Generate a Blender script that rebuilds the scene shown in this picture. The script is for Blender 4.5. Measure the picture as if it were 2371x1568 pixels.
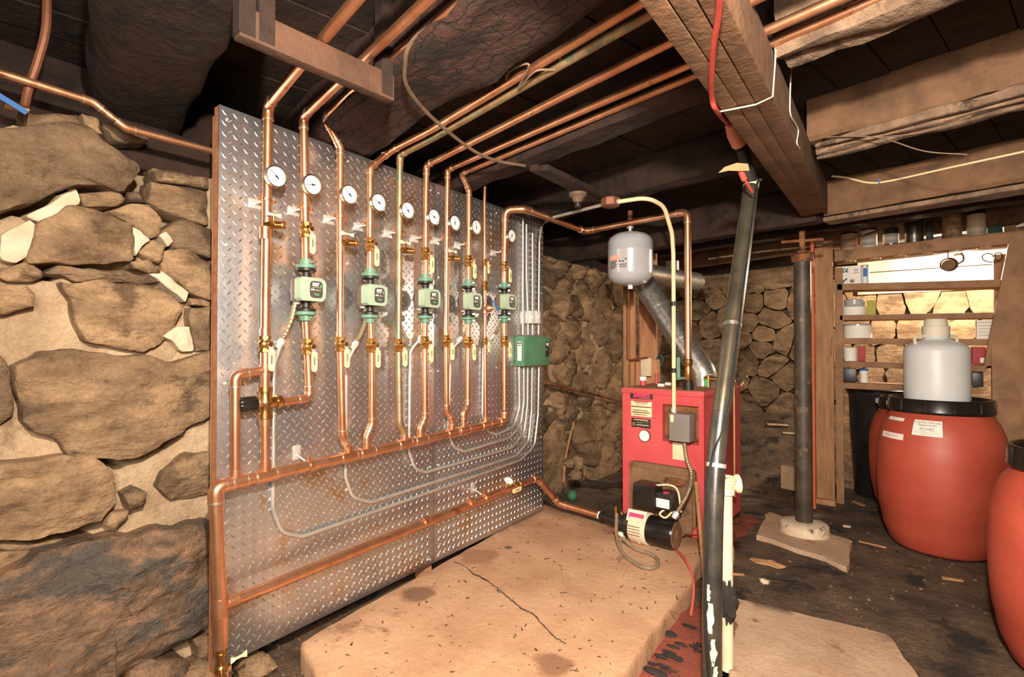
import bpy, bmesh, math, random
import numpy as np
from mathutils import Vector, Matrix, noise
random.seed(11)
SC = bpy.context.scene
COL = SC.collection
for o in list(bpy.data.objects): bpy.data.objects.remove(o, do_unlink=True)
# ---------------------------------------------------------------- camera (image taken as 2371 x 1568)
IW, IH, FOC, HOR, VPX = 2371, 1568, 1200.0, 800.0, 2032.0
YAW = math.atan((VPX - IW / 2) / FOC); PIT = math.atan((HOR - IH / 2) / FOC)
FW = Vector((-math.sin(YAW) * math.cos(PIT), math.cos(YAW) * math.cos(PIT), math.sin(PIT)))
RT = Vector((math.cos(YAW), math.sin(YAW), 0)); UP = RT.cross(FW)
CAM = Vector((0, 0, 1.3))
cd = bpy.data.cameras.new('camera'); cd.sensor_width = 36; cd.lens = FOC * 36 / IW; cd.clip_start = .02
co = bpy.data.objects.new('camera', cd); COL.objects.link(co)
co.matrix_world = Matrix(((RT.x, UP.x, -FW.x, CAM.x), (RT.y, UP.y, -FW.y, CAM.y), (RT.z, UP.z, -FW.z, CAM.z), (0, 0, 0, 1)))
SC.camera = co
# ---------------------------------------------------------------- light and exposure
def lin(c): return tuple(((v / 255) / 12.92 if v / 255 <= .04045 else ((v / 255 + .055) / 1.055) ** 2.4) for v in c)
wd = bpy.data.worlds.new('world'); SC.world = wd; wd.use_nodes = True
wd.node_tree.nodes['Background'].inputs[0].default_value = (1.0, .72, .5, 1)
wd.node_tree.nodes['Background'].inputs[1].default_value = .10
def light(name, kind, loc, energy, color, **kw):
    l = bpy.data.lights.new(name, kind); l.energy = energy; l.color = color
    tgt = kw.pop('target', None)
    for k, v in kw.items(): setattr(l, k, v)
    o = bpy.data.objects.new(name, l); COL.objects.link(o); o.location = loc
    if tgt: o.rotation_euler = (Vector(tgt) - Vector(loc)).to_track_quat('-Z', 'Y').to_euler()
    return o
light('photo_flash', 'AREA', (.02, .08, 1.93), 64, (1.0, .87, .73), shape='DISK', size=.09, target=(-1.2, 3.0, .75))
light('fill_light', 'AREA', (.35, -.5, 1.75), 50, (1.0, .87, .73), shape='DISK', size=1.0, target=(-.7, 3.0, .9))  # added soft fill behind the camera, stands in for light bounced around the cellar
SC.view_settings.view_transform = 'Standard'; SC.view_settings.look = 'None'
SC.view_settings.exposure = 1.15; SC.view_settings.gamma = 1.0; SC.view_settings.use_curve_mapping = False
# ---------------------------------------------------------------- pixel -> direction -> point on a known plane
def ray(x, y): return FW + RT * ((x - IW / 2) / FOC) - UP * ((y - IH / 2) / FOC)
def onX(x, y, X): d = ray(x, y); return CAM + d * ((X - CAM.x) / d.x)
def onY(x, y, Y): d = ray(x, y); return CAM + d * ((Y - CAM.y) / d.y)
def onZ(x, y, Z): d = ray(x, y); return CAM + d * ((Z - CAM.z) / d.z)
PX = -2.11                                   # front face of the tread plate panel
def P(x, y, d=0.0): return onX(x, y, PX + d)
SLAB, DIRT = .03, -.07
# ---------------------------------------------------------------- materials
MATS = {}
def mat(name, c1, c2=None, scale=6, rough=.6, metal=0, bump=0, bscale=None, detail=5, stretch=(1, 1, 1), rnd=0, c3=None, s3=2, t3=.55, crack=0, cscale=8, lo=.35, hi=.65, spec=None, coat=0, speck=0, spots=()):
    m = bpy.data.materials.new(name); m.use_nodes = True; nt = m.node_tree; N = nt.nodes; L = nt.links
    b = N['Principled BSDF']; b.inputs['Roughness'].default_value = rough; b.inputs['Metallic'].default_value = metal
    if spec is not None: b.inputs['Specular IOR Level'].default_value = spec
    if coat: b.inputs['Coat Weight'].default_value = coat; b.inputs['Coat Roughness'].default_value = .15
    tc = N.new('ShaderNodeTexCoord'); mp = N.new('ShaderNodeMapping'); L.new(tc.outputs['Object'], mp.inputs[0])
    mp.inputs['Scale'].default_value = stretch
    col = None
    if c2 is not None:
        n = N.new('ShaderNodeTexNoise'); n.inputs['Scale'].default_value = scale; n.inputs['Detail'].default_value = detail; n.inputs['Roughness'].default_value = .62
        L.new(mp.outputs[0], n.inputs['Vector'])
        r = N.new('ShaderNodeValToRGB'); r.color_ramp.elements[0].position = lo; r.color_ramp.elements[1].position = hi
        r.color_ramp.elements[0].color = (*lin(c1), 1); r.color_ramp.elements[1].color = (*lin(c2), 1)
        L.new(n.outputs[0], r.inputs[0]); col = r.outputs[0]
        if c3 is not None:
            n3 = N.new('ShaderNodeTexNoise'); n3.inputs['Scale'].default_value = s3; n3.inputs['Detail'].default_value = 7; n3.inputs['Roughness'].default_value = .68
            L.new(mp.outputs[0], n3.inputs['Vector'])
            r3 = N.new('ShaderNodeValToRGB'); r3.color_ramp.elements[0].position = t3; r3.color_ramp.elements[1].position = t3 + .08
            L.new(n3.outputs[0], r3.inputs[0])
            mx = N.new('ShaderNodeMix'); mx.data_type = 'RGBA'; L.new(r3.outputs[0], mx.inputs[0]); L.new(col, mx.inputs[6]); mx.inputs[7].default_value = (*lin(c3), 1)
            col = mx.outputs[2]
        if speck:                                                # fine grain
            n4 = N.new('ShaderNodeTexNoise'); n4.inputs['Scale'].default_value = 70; n4.inputs['Detail'].default_value = 4; n4.inputs['Roughness'].default_value = .8; L.new(tc.outputs['Object'], n4.inputs['Vector'])
            m4 = N.new('ShaderNodeMapRange'); m4.inputs[1].default_value = .3; m4.inputs[2].default_value = .7; m4.inputs[3].default_value = 1 - speck; m4.inputs[4].default_value = 1 + speck; L.new(n4.outputs[0], m4.inputs[0])
            h4 = N.new('ShaderNodeHueSaturation'); L.new(col, h4.inputs['Color']); L.new(m4.outputs[0], h4.inputs['Value']); col = h4.outputs[0]
        for (sx_, sy_, sz_, sr_, sc_) in spots:                  # spills and stains, each with its own outline
            dn = N.new('ShaderNodeTexNoise'); dn.inputs['Scale'].default_value = 9; dn.inputs['Detail'].default_value = 5; L.new(tc.outputs['Object'], dn.inputs['Vector'])
            vd = N.new('ShaderNodeVectorMath'); vd.operation = 'DISTANCE'; L.new(tc.outputs['Object'], vd.inputs[0]); vd.inputs[1].default_value = (sx_, sy_, sz_)
            ad = N.new('ShaderNodeMath'); ad.operation = 'MULTIPLY_ADD'; L.new(dn.outputs[0], ad.inputs[0]); ad.inputs[1].default_value = sr_ * 1.4; L.new(vd.outputs['Value'], ad.inputs[2])
            mr_ = N.new('ShaderNodeMapRange'); mr_.inputs[1].default_value = sr_ * 1.9; mr_.inputs[2].default_value = sr_ * 1.45; mr_.inputs[3].default_value = 0; mr_.inputs[4].default_value = .75; L.new(ad.outputs[0], mr_.inputs[0])
            mx_ = N.new('ShaderNodeMix'); mx_.data_type = 'RGBA'; L.new(mr_.outputs[0], mx_.inputs[0]); L.new(col, mx_.inputs[6]); mx_.inputs[7].default_value = (*lin(sc_), 1); col = mx_.outputs[2]
        if rnd:
            oi = N.new('ShaderNodeObjectInfo'); mr = N.new('ShaderNodeMapRange'); mr.inputs[3].default_value = 1 - rnd; mr.inputs[4].default_value = 1 + rnd
            L.new(oi.outputs['Random'], mr.inputs[0]); h = N.new('ShaderNodeHueSaturation'); L.new(col, h.inputs['Color']); L.new(mr.outputs[0], h.inputs['Value']); col = h.outputs[0]
        L.new(col, b.inputs['Base Color'])
    else: b.inputs['Base Color'].default_value = (*lin(c1), 1)
    if bump or crack:
        bp = N.new('ShaderNodeBump'); bp.inputs['Distance'].default_value = .02
        if bump:
            n2 = N.new('ShaderNodeTexNoise'); n2.inputs['Scale'].default_value = bscale or scale * 4; n2.inputs['Detail'].default_value = 6; n2.inputs['Roughness'].default_value = .65
            L.new(mp.outputs[0], n2.inputs['Vector']); bp.inputs['Strength'].default_value = bump; L.new(n2.outputs[0], bp.inputs['Height'])
        L.new(bp.outputs[0], b.inputs['Normal'])
        if crack:
            # charred 'alligator' checking: jittered rows of small blocks along the timber
            dn = N.new('ShaderNodeTexNoise'); dn.inputs['Scale'].default_value = 7; dn.inputs['Detail'].default_value = 4; L.new(tc.outputs['Object'], dn.inputs['Vector'])
            vm = N.new('ShaderNodeVectorMath'); vm.operation = 'MULTIPLY_ADD'; L.new(dn.outputs['Color'], vm.inputs[0]); vm.inputs[1].default_value = (.11, .11, .11); L.new(tc.outputs['Object'], vm.inputs[2])
            mp2 = N.new('ShaderNodeMapping'); mp2.inputs['Rotation'].default_value = (0, 0, math.radians(14.6)); L.new(vm.outputs[0], mp2.inputs[0])
            bk = N.new('ShaderNodeTexBrick'); bk.inputs['Scale'].default_value = cscale; bk.inputs['Mortar Size'].default_value = .022; bk.inputs['Mortar Smooth'].default_value = .4; bk.inputs['Brick Width'].default_value = .7; bk.inputs['Row Height'].default_value = .42; L.new(mp2.outputs[0], bk.inputs['Vector'])
            if col is not None:
                mc_ = N.new('ShaderNodeMix'); mc_.data_type = 'RGBA'; L.new(bk.outputs['Fac'], mc_.inputs[0]); L.new(col, mc_.inputs[6]); mc_.inputs[7].default_value = (*lin((22, 15, 11)), 1); L.new(mc_.outputs[2], b.inputs['Base Color'])
            b2 = N.new('ShaderNodeBump'); b2.invert = True; b2.inputs['Strength'].default_value = crack; b2.inputs['Distance'].default_value = .03
            L.new(bk.outputs['Fac'], b2.inputs['Height']); L.new(bp.outputs[0], b2.inputs['Normal']); L.new(b2.outputs[0], b.inputs['Normal'])
    MATS[name] = m; return m
mat('stone', (116, 91, 66), (170, 139, 104), 5, .9, 0, 1.0, 18, 12, stretch=(1, 1, 2.0), speck=.22, rnd=.12, c3=(100, 78, 56), s3=3.4, t3=.55)
mat('stone_dark', (98, 77, 57), (146, 119, 90), 5, .88, 0, 1.0, 17, 12, stretch=(1, 1, 2.0), speck=.22, rnd=.16, c3=(78, 62, 47), s3=3.6, t3=.55)
mat('stone_boulder', (84, 68, 54), (150, 116, 88), 7, .5, 0, 1.0, 20, 12, speck=.25, stretch=(1, 1, 2.2), c3=(84, 76, 68), s3=2.6, t3=.5)
mat('mortar', (160, 134, 104), (192, 166, 134), 7, .95, 0, .9, 24, 12, speck=.14, c3=(136, 110, 82), s3=3.2, t3=.57)
mat('plaster', (196, 174, 144), (222, 204, 178), 8, .95, 0, .6, 24, 8)
mat('void', (26, 20, 15), (40, 30, 22), 5, 1)
mat('dirt', (66, 51, 39), (108, 86, 66), 5, .95, 0, 1.0, 24, 12, speck=.35, c3=(40, 32, 26), s3=3.6, t3=.54)
def spt(x, y, z=.03): p = onZ(x, y, z); return (p.x, p.y, p.z)
mat('slab', (178, 135, 102), (206, 165, 129), 2.4, .85, 0, .35, 26, 12, speck=.12, c3=(142, 104, 76), s3=2.2, t3=.6, spots=[(*spt(968, 1378), .085, (104, 72, 52)), (*spt(1176, 1268), .03, (70, 50, 38)), (*spt(1280, 1540), .07, (122, 84, 58)), (*spt(1110, 1290), .12, (150, 106, 78))])
mat('slab_edge', (150, 112, 84), (196, 158, 124), 14, .95, 0, .8, 30, 8)
mat('slab_light', (172, 140, 112), (192, 162, 134), 4, .9, 0, .4, 24, 10, speck=.14, c3=(118, 92, 70), s3=6, t3=.6)
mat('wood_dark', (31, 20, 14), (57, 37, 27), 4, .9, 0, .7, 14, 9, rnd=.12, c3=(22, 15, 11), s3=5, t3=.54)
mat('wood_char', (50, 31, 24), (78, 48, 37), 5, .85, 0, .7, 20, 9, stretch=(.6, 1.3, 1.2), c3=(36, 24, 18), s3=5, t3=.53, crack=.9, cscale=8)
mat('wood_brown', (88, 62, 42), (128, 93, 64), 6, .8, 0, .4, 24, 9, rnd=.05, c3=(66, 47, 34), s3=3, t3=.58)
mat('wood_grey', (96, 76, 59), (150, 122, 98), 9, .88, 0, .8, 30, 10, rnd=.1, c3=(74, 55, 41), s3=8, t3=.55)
mat('wood_tan', (148, 106, 72), (186, 140, 98), 6, .7, 0, .25, 30, 8, stretch=(4, 4, .5), rnd=.08, c3=(130, 90, 60), s3=3, t3=.6)
mat('wood_shelf', (134, 98, 68), (168, 126, 90), 6, .7, 0, .25, 30, 8, rnd=.06, c3=(110, 78, 54), s3=4, t3=.6)
mat('wood_red', (66, 44, 32), (94, 64, 46), 6, .85, 0, .4, 24, 9)
mat('wood_fresh', (180, 124, 86), (208, 152, 110), 6, .7, 0, .2, 30, 8, stretch=(5, 5, .5), rnd=.08)
mat('ply_edge', (146, 92, 60), (176, 118, 82), 30, .8)
mat('copper', (214, 148, 108), (236, 180, 142), 9, .36, .92, 0, c3=(186, 114, 80), s3=7, t3=.6)
mat('copper_dull', (196, 138, 102), (220, 166, 130), 12, .45, .9, .05, 60, c3=(140, 90, 62), s3=9, t3=.58)
mat('copper_green', (160, 130, 96), (190, 168, 130), 14, .5, .8, .05, 60, c3=(130, 146, 118), s3=9, t3=.52)
mat('copper_ceiling', (190, 104, 66), (214, 128, 86), 8, .4, 1)
mat('pipe_brown', (120, 76, 54), (150, 98, 72), 12, .6, .4)
mat('brass', (196, 146, 84), (226, 184, 120), 20, .3, 1)
mat('solder', (206, 184, 160), (228, 210, 190), 40, .4, .9)
mat('steel_bright', (206, 202, 196), (228, 224, 220), 20, .28, 1)
mat('zinc', (214, 210, 202), (236, 232, 226), 15, .4, .6)
mat('emt', (202, 198, 188), (226, 222, 212), 14, .42, .75)
mat('hose_metal', (150, 132, 104), (186, 168, 138), 20, .4, .7)
mat('galv', (160, 158, 152), (214, 212, 206), 40, .36, .85, .05, 60)
mat('plate', (186, 188, 193), (214, 214, 216), 2.5, .37, .95, .12, 7, c3=(196, 172, 142), s3=2.6, t3=.56)
mat('plate_lug', (222, 222, 222), (238, 236, 232), 6, .26, .95)
mat('gauge_face', (244, 242, 238)); mat('ink', (34, 32, 32)); mat('rim', (206, 186, 150), (226, 212, 184), 20, .25, 1)
mat('yellow', (238, 222, 150), (246, 234, 176), 12, .5)
mat('ivory', (232, 216, 170), (244, 232, 196), 12, .5)
mat('green_cast', (86, 128, 106), (110, 152, 128), 20, .5, 0, .1, 40)
mat('green_box', (150, 172, 146), (166, 186, 160), 10, .42)
mat('green_panel', (78, 126, 94), (92, 142, 108), 6, .5)
mat('pump_brown', (92, 74, 60), (112, 92, 76), 10, .5)
mat('black_cast', (26, 22, 20), (46, 38, 32), 16, .45)
mat('black_gloss', (22, 20, 20), (34, 30, 28), 8, .25)
mat('black_plastic', (26, 26, 27), (38, 38, 38), 8, .4)
mat('black_pipe', (46, 42, 38), (70, 64, 56), 9, .3, .0, .05, 30, c3=(120, 112, 98), s3=5, t3=.66, spec=.8)
mat('pipe_olive', (120, 112, 94), (150, 142, 122), 9, .26, .85, .03, 30)
mat('dial_dark', (74, 66, 60)); mat('white', (240, 240, 238)); mat('paper', (236, 230, 220), (246, 242, 234), 8, .7)
mat('paper_cream', (226, 208, 168), (238, 222, 186), 8, .7); mat('green_ink', (84, 170, 110)); mat('grey_ink', (120, 116, 112)); mat('red_ink', (214, 90, 74))
mat('boiler_red', (196, 72, 76), (206, 86, 88), 3, .36, 0, .03, 20, c3=(182, 70, 70), s3=4, t3=.62)
mat('boiler_top', (150, 96, 70), (176, 120, 90), 6, .85)
mat('rust', (112, 68, 38), (150, 100, 58), 14, .85, 0, .5, 40, 8, c3=(60, 44, 34), s3=9, t3=.52)
mat('rust_iron', (108, 78, 54), (136, 104, 74), 8, .8, 0, .3, 30, 8, c3=(86, 60, 40), s3=5, t3=.56)
mat('grey_box', (120, 114, 108), (130, 124, 118), 6, .5)
mat('tank_grey', (170, 172, 176), (178, 180, 184), 5, .28, 0, coat=.6)
mat('smith_red', (232, 60, 110)); mat('label_black', (50, 40, 32))
mat('burner_white', (226, 206, 176), (240, 224, 198), 8, .5, 0, 0, c3=(180, 140, 100), s3=8, t3=.64)
mat('hose', (120, 104, 82), (146, 128, 102), 30, .7)
mat('red_rubber', (196, 84, 72), (216, 108, 92), 8, .6)
mat('red_wire', (176, 62, 52), (196, 78, 66), 8, .55)
mat('pink_tag', (232, 150, 132), (244, 178, 158), 8, .7)
mat('white_pipe', (206, 186, 152), (230, 214, 184), 8, .6, 0, .1, 30, c3=(90, 76, 58), s3=9, t3=.68)
mat('pole_black', (52, 46, 38), (84, 74, 60), 7, .5, 0, .15, 40, c3=(146, 118, 82), s3=4, t3=.57)
mat('pole_base', (206, 186, 156), (226, 208, 180), 9, .8, 0, .3, 30, c3=(92, 66, 50), s3=7, t3=.56)
mat('terracotta', (188, 88, 48), (204, 104, 62), 6, .55)
mat('drum_red', (174, 72, 54), (186, 84, 64), 3, .5, 0, .04, 30, c3=(164, 74, 58), s3=5, t3=.62)
mat('jug', (206, 208, 208), (214, 216, 216), 3, .42)
mat('jug_cap', (214, 206, 188)); mat('brown_lid', (132, 96, 72), (150, 110, 84), 8, .5)
mat('cable_cream', (226, 204, 158), (236, 216, 174), 10, .5); mat('cable_brown', (96, 76, 60), (122, 98, 78), 10, .7)
mat('string', (222, 204, 180)); mat('blue', (48, 104, 168)); mat('teal', (40, 98, 92)); mat('olive', (170, 166, 58)); mat('label_red', (166, 50, 50))
mat('leaf_green', (34, 108, 88)); mat('can_steel', (110, 104, 100), (160, 154, 148), 9, .35, .9); mat('can_rust', (132, 96, 66), (196, 164, 122), 22, .7, 0, .2, 40)
mat('can_pink', (206, 160, 128), (220, 178, 148), 6, .6); mat('tan_leaf', (170, 124, 84), (190, 146, 104), 12, .8); mat('ball_green', (52, 108, 82), (64, 126, 94), 12, .7)
mat('char_bit', (34, 30, 28), (52, 46, 42), 12, .9); mat('spray', (214, 216, 222), (226, 228, 232), 6, .4); mat('glass_bulb', (250, 240, 220)); mat('whitewash', (186, 162, 138), (210, 188, 162), 4, .9, 0, .1, 20, c3=(190, 130, 96), s3=6, t3=.66)
mat('red_dust', (150, 72, 52), (124, 64, 48), 5, .95, 0, .6, 26, 8, c3=(66, 46, 38), s3=7, t3=.55)
# ---------------------------------------------------------------- mesh builder
OFF = {}
def orth(a):
    a = Vector(a).normalized(); t = Vector((0, 0, 1)) if abs(a.z) < .9 else Vector((1, 0, 0))
    u = t.cross(a).normalized(); return u, a.cross(u)
class MB:
    def __init__(s): s.v = []; s.f = []
    def add(s, vs, fs):
        o = len(s.v); s.v += [Vector(p) for p in vs]; s.f += [tuple(i + o for i in f) for f in fs]; return s
    def box(s, c, size, R=None, bev=0):
        bm = bmesh.new(); bmesh.ops.create_cube(bm, size=1); bmesh.ops.scale(bm, vec=size, verts=bm.verts)
        if bev: bmesh.ops.bevel(bm, geom=bm.edges[:], offset=bev, segments=2, affect='EDGES', profile=.6)
        bm.verts.index_update(); R = R or Matrix.Identity(3)
        s.add([R @ v.co + Vector(c) for v in bm.verts], [[v.index for v in f.verts] for f in bm.faces]); bm.free(); return s
    def bar(s, a, b, w, h, up=(0, 0, 1), bev=0):
        a, b = Vector(a), Vector(b); y = (b - a).normalized(); x = y.cross(Vector(up)).normalized(); z = x.cross(y)
        return s.box((a + b) / 2, (w, (b - a).length, h), Matrix((x, y, z)).transposed(), bev)
    def rings(s, rings, closed=True, cap=True):
        n = len(rings[0]); vs = [p for r in rings for p in r]; fs = []
        for k in range(len(rings) - 1):
            for i in range(n if closed else n - 1):
                j = (i + 1) % n; fs.append((k * n + i, k * n + j, (k + 1) * n + j, (k + 1) * n + i))
        if cap: fs += [tuple(range(n))[::-1], tuple((len(rings) - 1) * n + i for i in range(n))]
        return s.add(vs, fs)
    def lathe(s, o, ax, prof, n=20, cap=True):
        o = Vector(o); ax = Vector(ax).normalized(); u, w = orth(ax)
        return s.rings([[o + ax * h + (u * math.cos(t) + w * math.sin(t)) * r for t in [2 * math.pi * i / n for i in range(n)]] for r, h in prof], cap=cap)
    def cyl(s, a, b, r0, r1=None, n=14): a, b = Vector(a), Vector(b); return s.lathe(a, b - a, [(r0, 0), (r0 if r1 is None else r1, (b - a).length)], n)
    def path(s, pts, r, n=10, cap=True):
        pts = [Vector(p) for p in pts]; rs = r if isinstance(r, (list, tuple)) else [r] * len(pts); u = None; R = []
        for i, p in enumerate(pts):
            d = (pts[min(i + 1, len(pts) - 1)] - pts[max(i - 1, 0)])
            if d.length < 1e-9: d = Vector((0, 0, 1))
            d.normalize()
            if u is None: u, _ = orth(d)
            u = (u - d * u.dot(d)).normalized(); w = d.cross(u)
            R.append([p + (u * math.cos(t) + w * math.sin(t)) * rs[i] for t in [2 * math.pi * k / n for k in range(n)]])
        return s.rings(R, cap=cap)
    def torus(s, c, ax, R, r, n=24, m=8):
        c = Vector(c); u, w = orth(ax); pts = [c + (u * math.cos(t) + w * math.sin(t)) * R for t in [2 * math.pi * i / n for i in range(n)]]
        rr = []
        a = Vector(ax).normalized()
        for i in range(n):
            o = (pts[i] - c).normalized(); rr.append([pts[i] + (o * math.cos(t) + a * math.sin(t)) * r for t in [2 * math.pi * k / m for k in range(m)]])
        rr.append(rr[0]); return s.rings(rr, cap=False)
    def prism(s, poly, o, u, v, t):
        o, u, v = Vector(o), Vector(u), Vector(v); nn = u.cross(v).normalized()
        return s.rings([[o + u * a + v * b for a, b in poly], [o + u * a + v * b + nn * t for a, b in poly]])
    def ball(s, c, r, sc=(1, 1, 1), n=14, m=8, nz=0, fr=9):
        c = Vector(c); R = []
        for k in range(1, m):
            a = math.pi * k / m; ring = []
            for i in range(n):
                t = 2 * math.pi * i / n; d = Vector((math.sin(a) * math.cos(t), math.sin(a) * math.sin(t), math.cos(a)))
                q = r * (1 + nz * noise.noise((d + c) * fr * .3)); ring.append(c + Vector((d.x * sc[0], d.y * sc[1], d.z * sc[2])) * q)
            R.append(ring)
        return s.rings(R)
    def build(s, name, m, parent=None, angle=38, smooth=True):
        me = bpy.data.meshes.new(name); off = OFF.get(parent.name, Vector()) if parent else Vector()
        me.from_pydata([tuple(p - off) for p in s.v], [], s.f); me.validate(); me.update()
        bm = bmesh.new(); bm.from_mesh(me); bmesh.ops.recalc_face_normals(bm, faces=bm.faces); bm.to_mesh(me); bm.free()
        if smooth:
            me.polygons.foreach_set('use_smooth', [True] * len(me.polygons)); me.set_sharp_from_angle(angle=math.radians(angle))
        me.materials.append(MATS[m]); o = bpy.data.objects.new(name, me); COL.objects.link(o)
        if parent: o.parent = parent; OFF[o.name] = off
        return o
def tag(o, label=None, cat=None, group=None, kind=None):
    if label: o['label'] = label
    if cat: o['category'] = cat
    if group: o['group'] = group
    if kind: o['kind'] = kind
    return o
def thing(name, label, cat, loc=(0, 0, 0), group=None, kind=None):
    o = bpy.data.objects.new(name, None); COL.objects.link(o); o.location = loc; o.empty_display_size = .05; OFF[o.name] = Vector(loc)
    return tag(o, label, cat, group, kind)
def solo(name, mb, m, label, cat, group=None, **kw):            # a thing that is one mesh, origin at its base
    z = min(p.z for p in mb.v); c = sum(mb.v, Vector()) / len(mb.v); c.z = z
    mb.v = [p - c for p in mb.v]; o = mb.build(name, m, **kw); o.location = c; return tag(o, label, cat, group)
def copy_tree(o, parent=None):
    c = o.copy(); COL.objects.link(c); c.parent = parent; OFF[c.name] = OFF.get(o.name, Vector())
    for ch in list(o.children): copy_tree(ch, c)
    return c
def label_tree(o): pass
def text(s, size, o, u, v, m, name, parent, depth=.0006, font_w=0, align='CENTER'):
    cu = bpy.data.curves.new('t', 'FONT'); cu.body = s; cu.size = size; cu.align_x = align; cu.align_y = 'CENTER'; cu.extrude = depth; cu.offset = font_w; cu.resolution_u = 3
    ob = bpy.data.objects.new('t', cu); me = bpy.data.meshes.new_from_object(ob); bpy.data.objects.remove(ob); bpy.data.curves.remove(cu)
    u = Vector(u).normalized(); v = Vector(v).normalized(); n = u.cross(v); o = Vector(o); off = OFF.get(parent.name, Vector())
    for vt in me.vertices: q = vt.co; vt.co = o + u * q.x + v * q.y + n * q.z - off
    me.name = name; me.materials.clear(); me.materials.append(MATS[m]); r = bpy.data.objects.new(name, me); COL.objects.link(r); r.parent = parent; OFF[r.name] = off
    return r
def fillet(pts, br, seg=7):                                      # rounded corners; also returns the arcs
    pts = [Vector(p) for p in pts]; out = [pts[0]]; arcs = []
    for i in range(1, len(pts) - 1):
        a, b, c = pts[i - 1], pts[i], pts[i + 1]; d0 = (a - b).normalized(); d1 = (c - b).normalized()
        ang = d0.angle(d1)
        if ang > 3.05: out.append(b); continue
        k = min(br / math.tan(ang / 2), (a - b).length * .48, (c - b).length * .48); p0 = b + d0 * k; p1 = b + d1 * k
        arc = [p0.lerp(b, t).lerp(b.lerp(p1, t), t) for t in [q / seg for q in range(seg + 1)]]
        arcs.append((d0, arc, d1)); out += arc
    out.append(pts[-1]); return out, arcs
def piperun(name, label, cat, pts, r, m, group=None, br=None, fit=True, parts=('pipe', 'elbow'), n=12, cuts=()):
    br = br or r * 1.9; full, arcs = fillet(pts, br); lo = min(pts, key=lambda p: p[2]); root = thing(name, label, cat, lo, group)
    MB().path(full, r, n).build(parts[0], m, root)
    if fit:
        for d0, arc, d1 in arcs:
            e = [arc[0] + d0 * r * 1.2] + arc + [arc[-1] + d1 * r * 1.2]
            MB().path(e, r * 1.16, n).build(parts[1], m, root)
            for p, d in ((e[0], d0), (e[-1], d1)): MB().cyl(p - d * r * .25, p + d * r * .08, r * 1.2, n=n).build('solder_joint', 'solder' if m in ('copper', 'copper_dull') else m, root)
    for (p, d) in cuts:
        d = Vector(d).normalized(); MB().cyl(Vector(p) - d * r * 1.3, Vector(p) + d * r * 1.3, r * 1.15, n=n).build('coupling', m, root)
    return root
def cable(name, pts, r, m, label, cat, group=None, n=6, br=.05, sub=True):
    full, _ = fillet(pts, br, 5); return solo(name, MB().path(full, r, n), m, label, cat, group)
def spline(pts, k=6):                                            # Catmull-Rom
    pts = [Vector(p) for p in pts]; q = [pts[0] * 2 - pts[1]] + pts + [pts[-1] * 2 - pts[-2]]; out = []
    for i in range(1, len(q) - 2):
        for t in [j / k for j in range(k)]:
            a, b, c, d = q[i - 1], q[i], q[i + 1], q[i + 2]
            out.append(.5 * ((2 * b) + (c - a) * t + (2 * a - 5 * b + 4 * c - d) * t * t + (3 * b - a - 3 * c + d) * t ** 3))
    return out + [pts[-1]]
def ordinal(i): return ['first', 'second', 'third', 'fourth', 'fifth', 'sixth', 'seventh', 'eighth', 'ninth', 'tenth'][i]
# ================================================================ SETTING: floor, walls, ceiling
def smooth(a, b, x): t = max(0, min(1, (x - a) / (b - a))); return t * t * (3 - 2 * t)
def ground(x, y):
    z = DIRT + .56 * smooth(5.3, 7.1, y) * (1 - smooth(-.62, -.25, x))
    z -= .10 * math.exp(-(((x + .62) / .22) ** 2 + ((y - 2.35) / .45) ** 2))          # sump beside the slab
    return z + .018 * noise.noise(Vector((x * 2.2, y * 2.2, 0))) + .008 * noise.noise(Vector((x * 9, y * 9, 3)))
def grid(fn, na, nb):
    m = MB(); vs = [fn(i / na, j / nb) for i in range(na + 1) for j in range(nb + 1)]
    m.add(vs, [(i * (nb + 1) + j, (i + 1) * (nb + 1) + j, (i + 1) * (nb + 1) + j + 1, i * (nb + 1) + j + 1) for i in range(na) for j in range(nb)]); return m
def gpt(a, b): x = -2.9 + 5.6 * a; y = -2.3 + 9.8 * b; return (x, y, ground(x, y))
fl = grid(gpt, 130, 220).build('floor', 'dirt', angle=180); tag(fl, 'dark bare dirt cellar floor with grit and stains', kind='structure')

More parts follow.
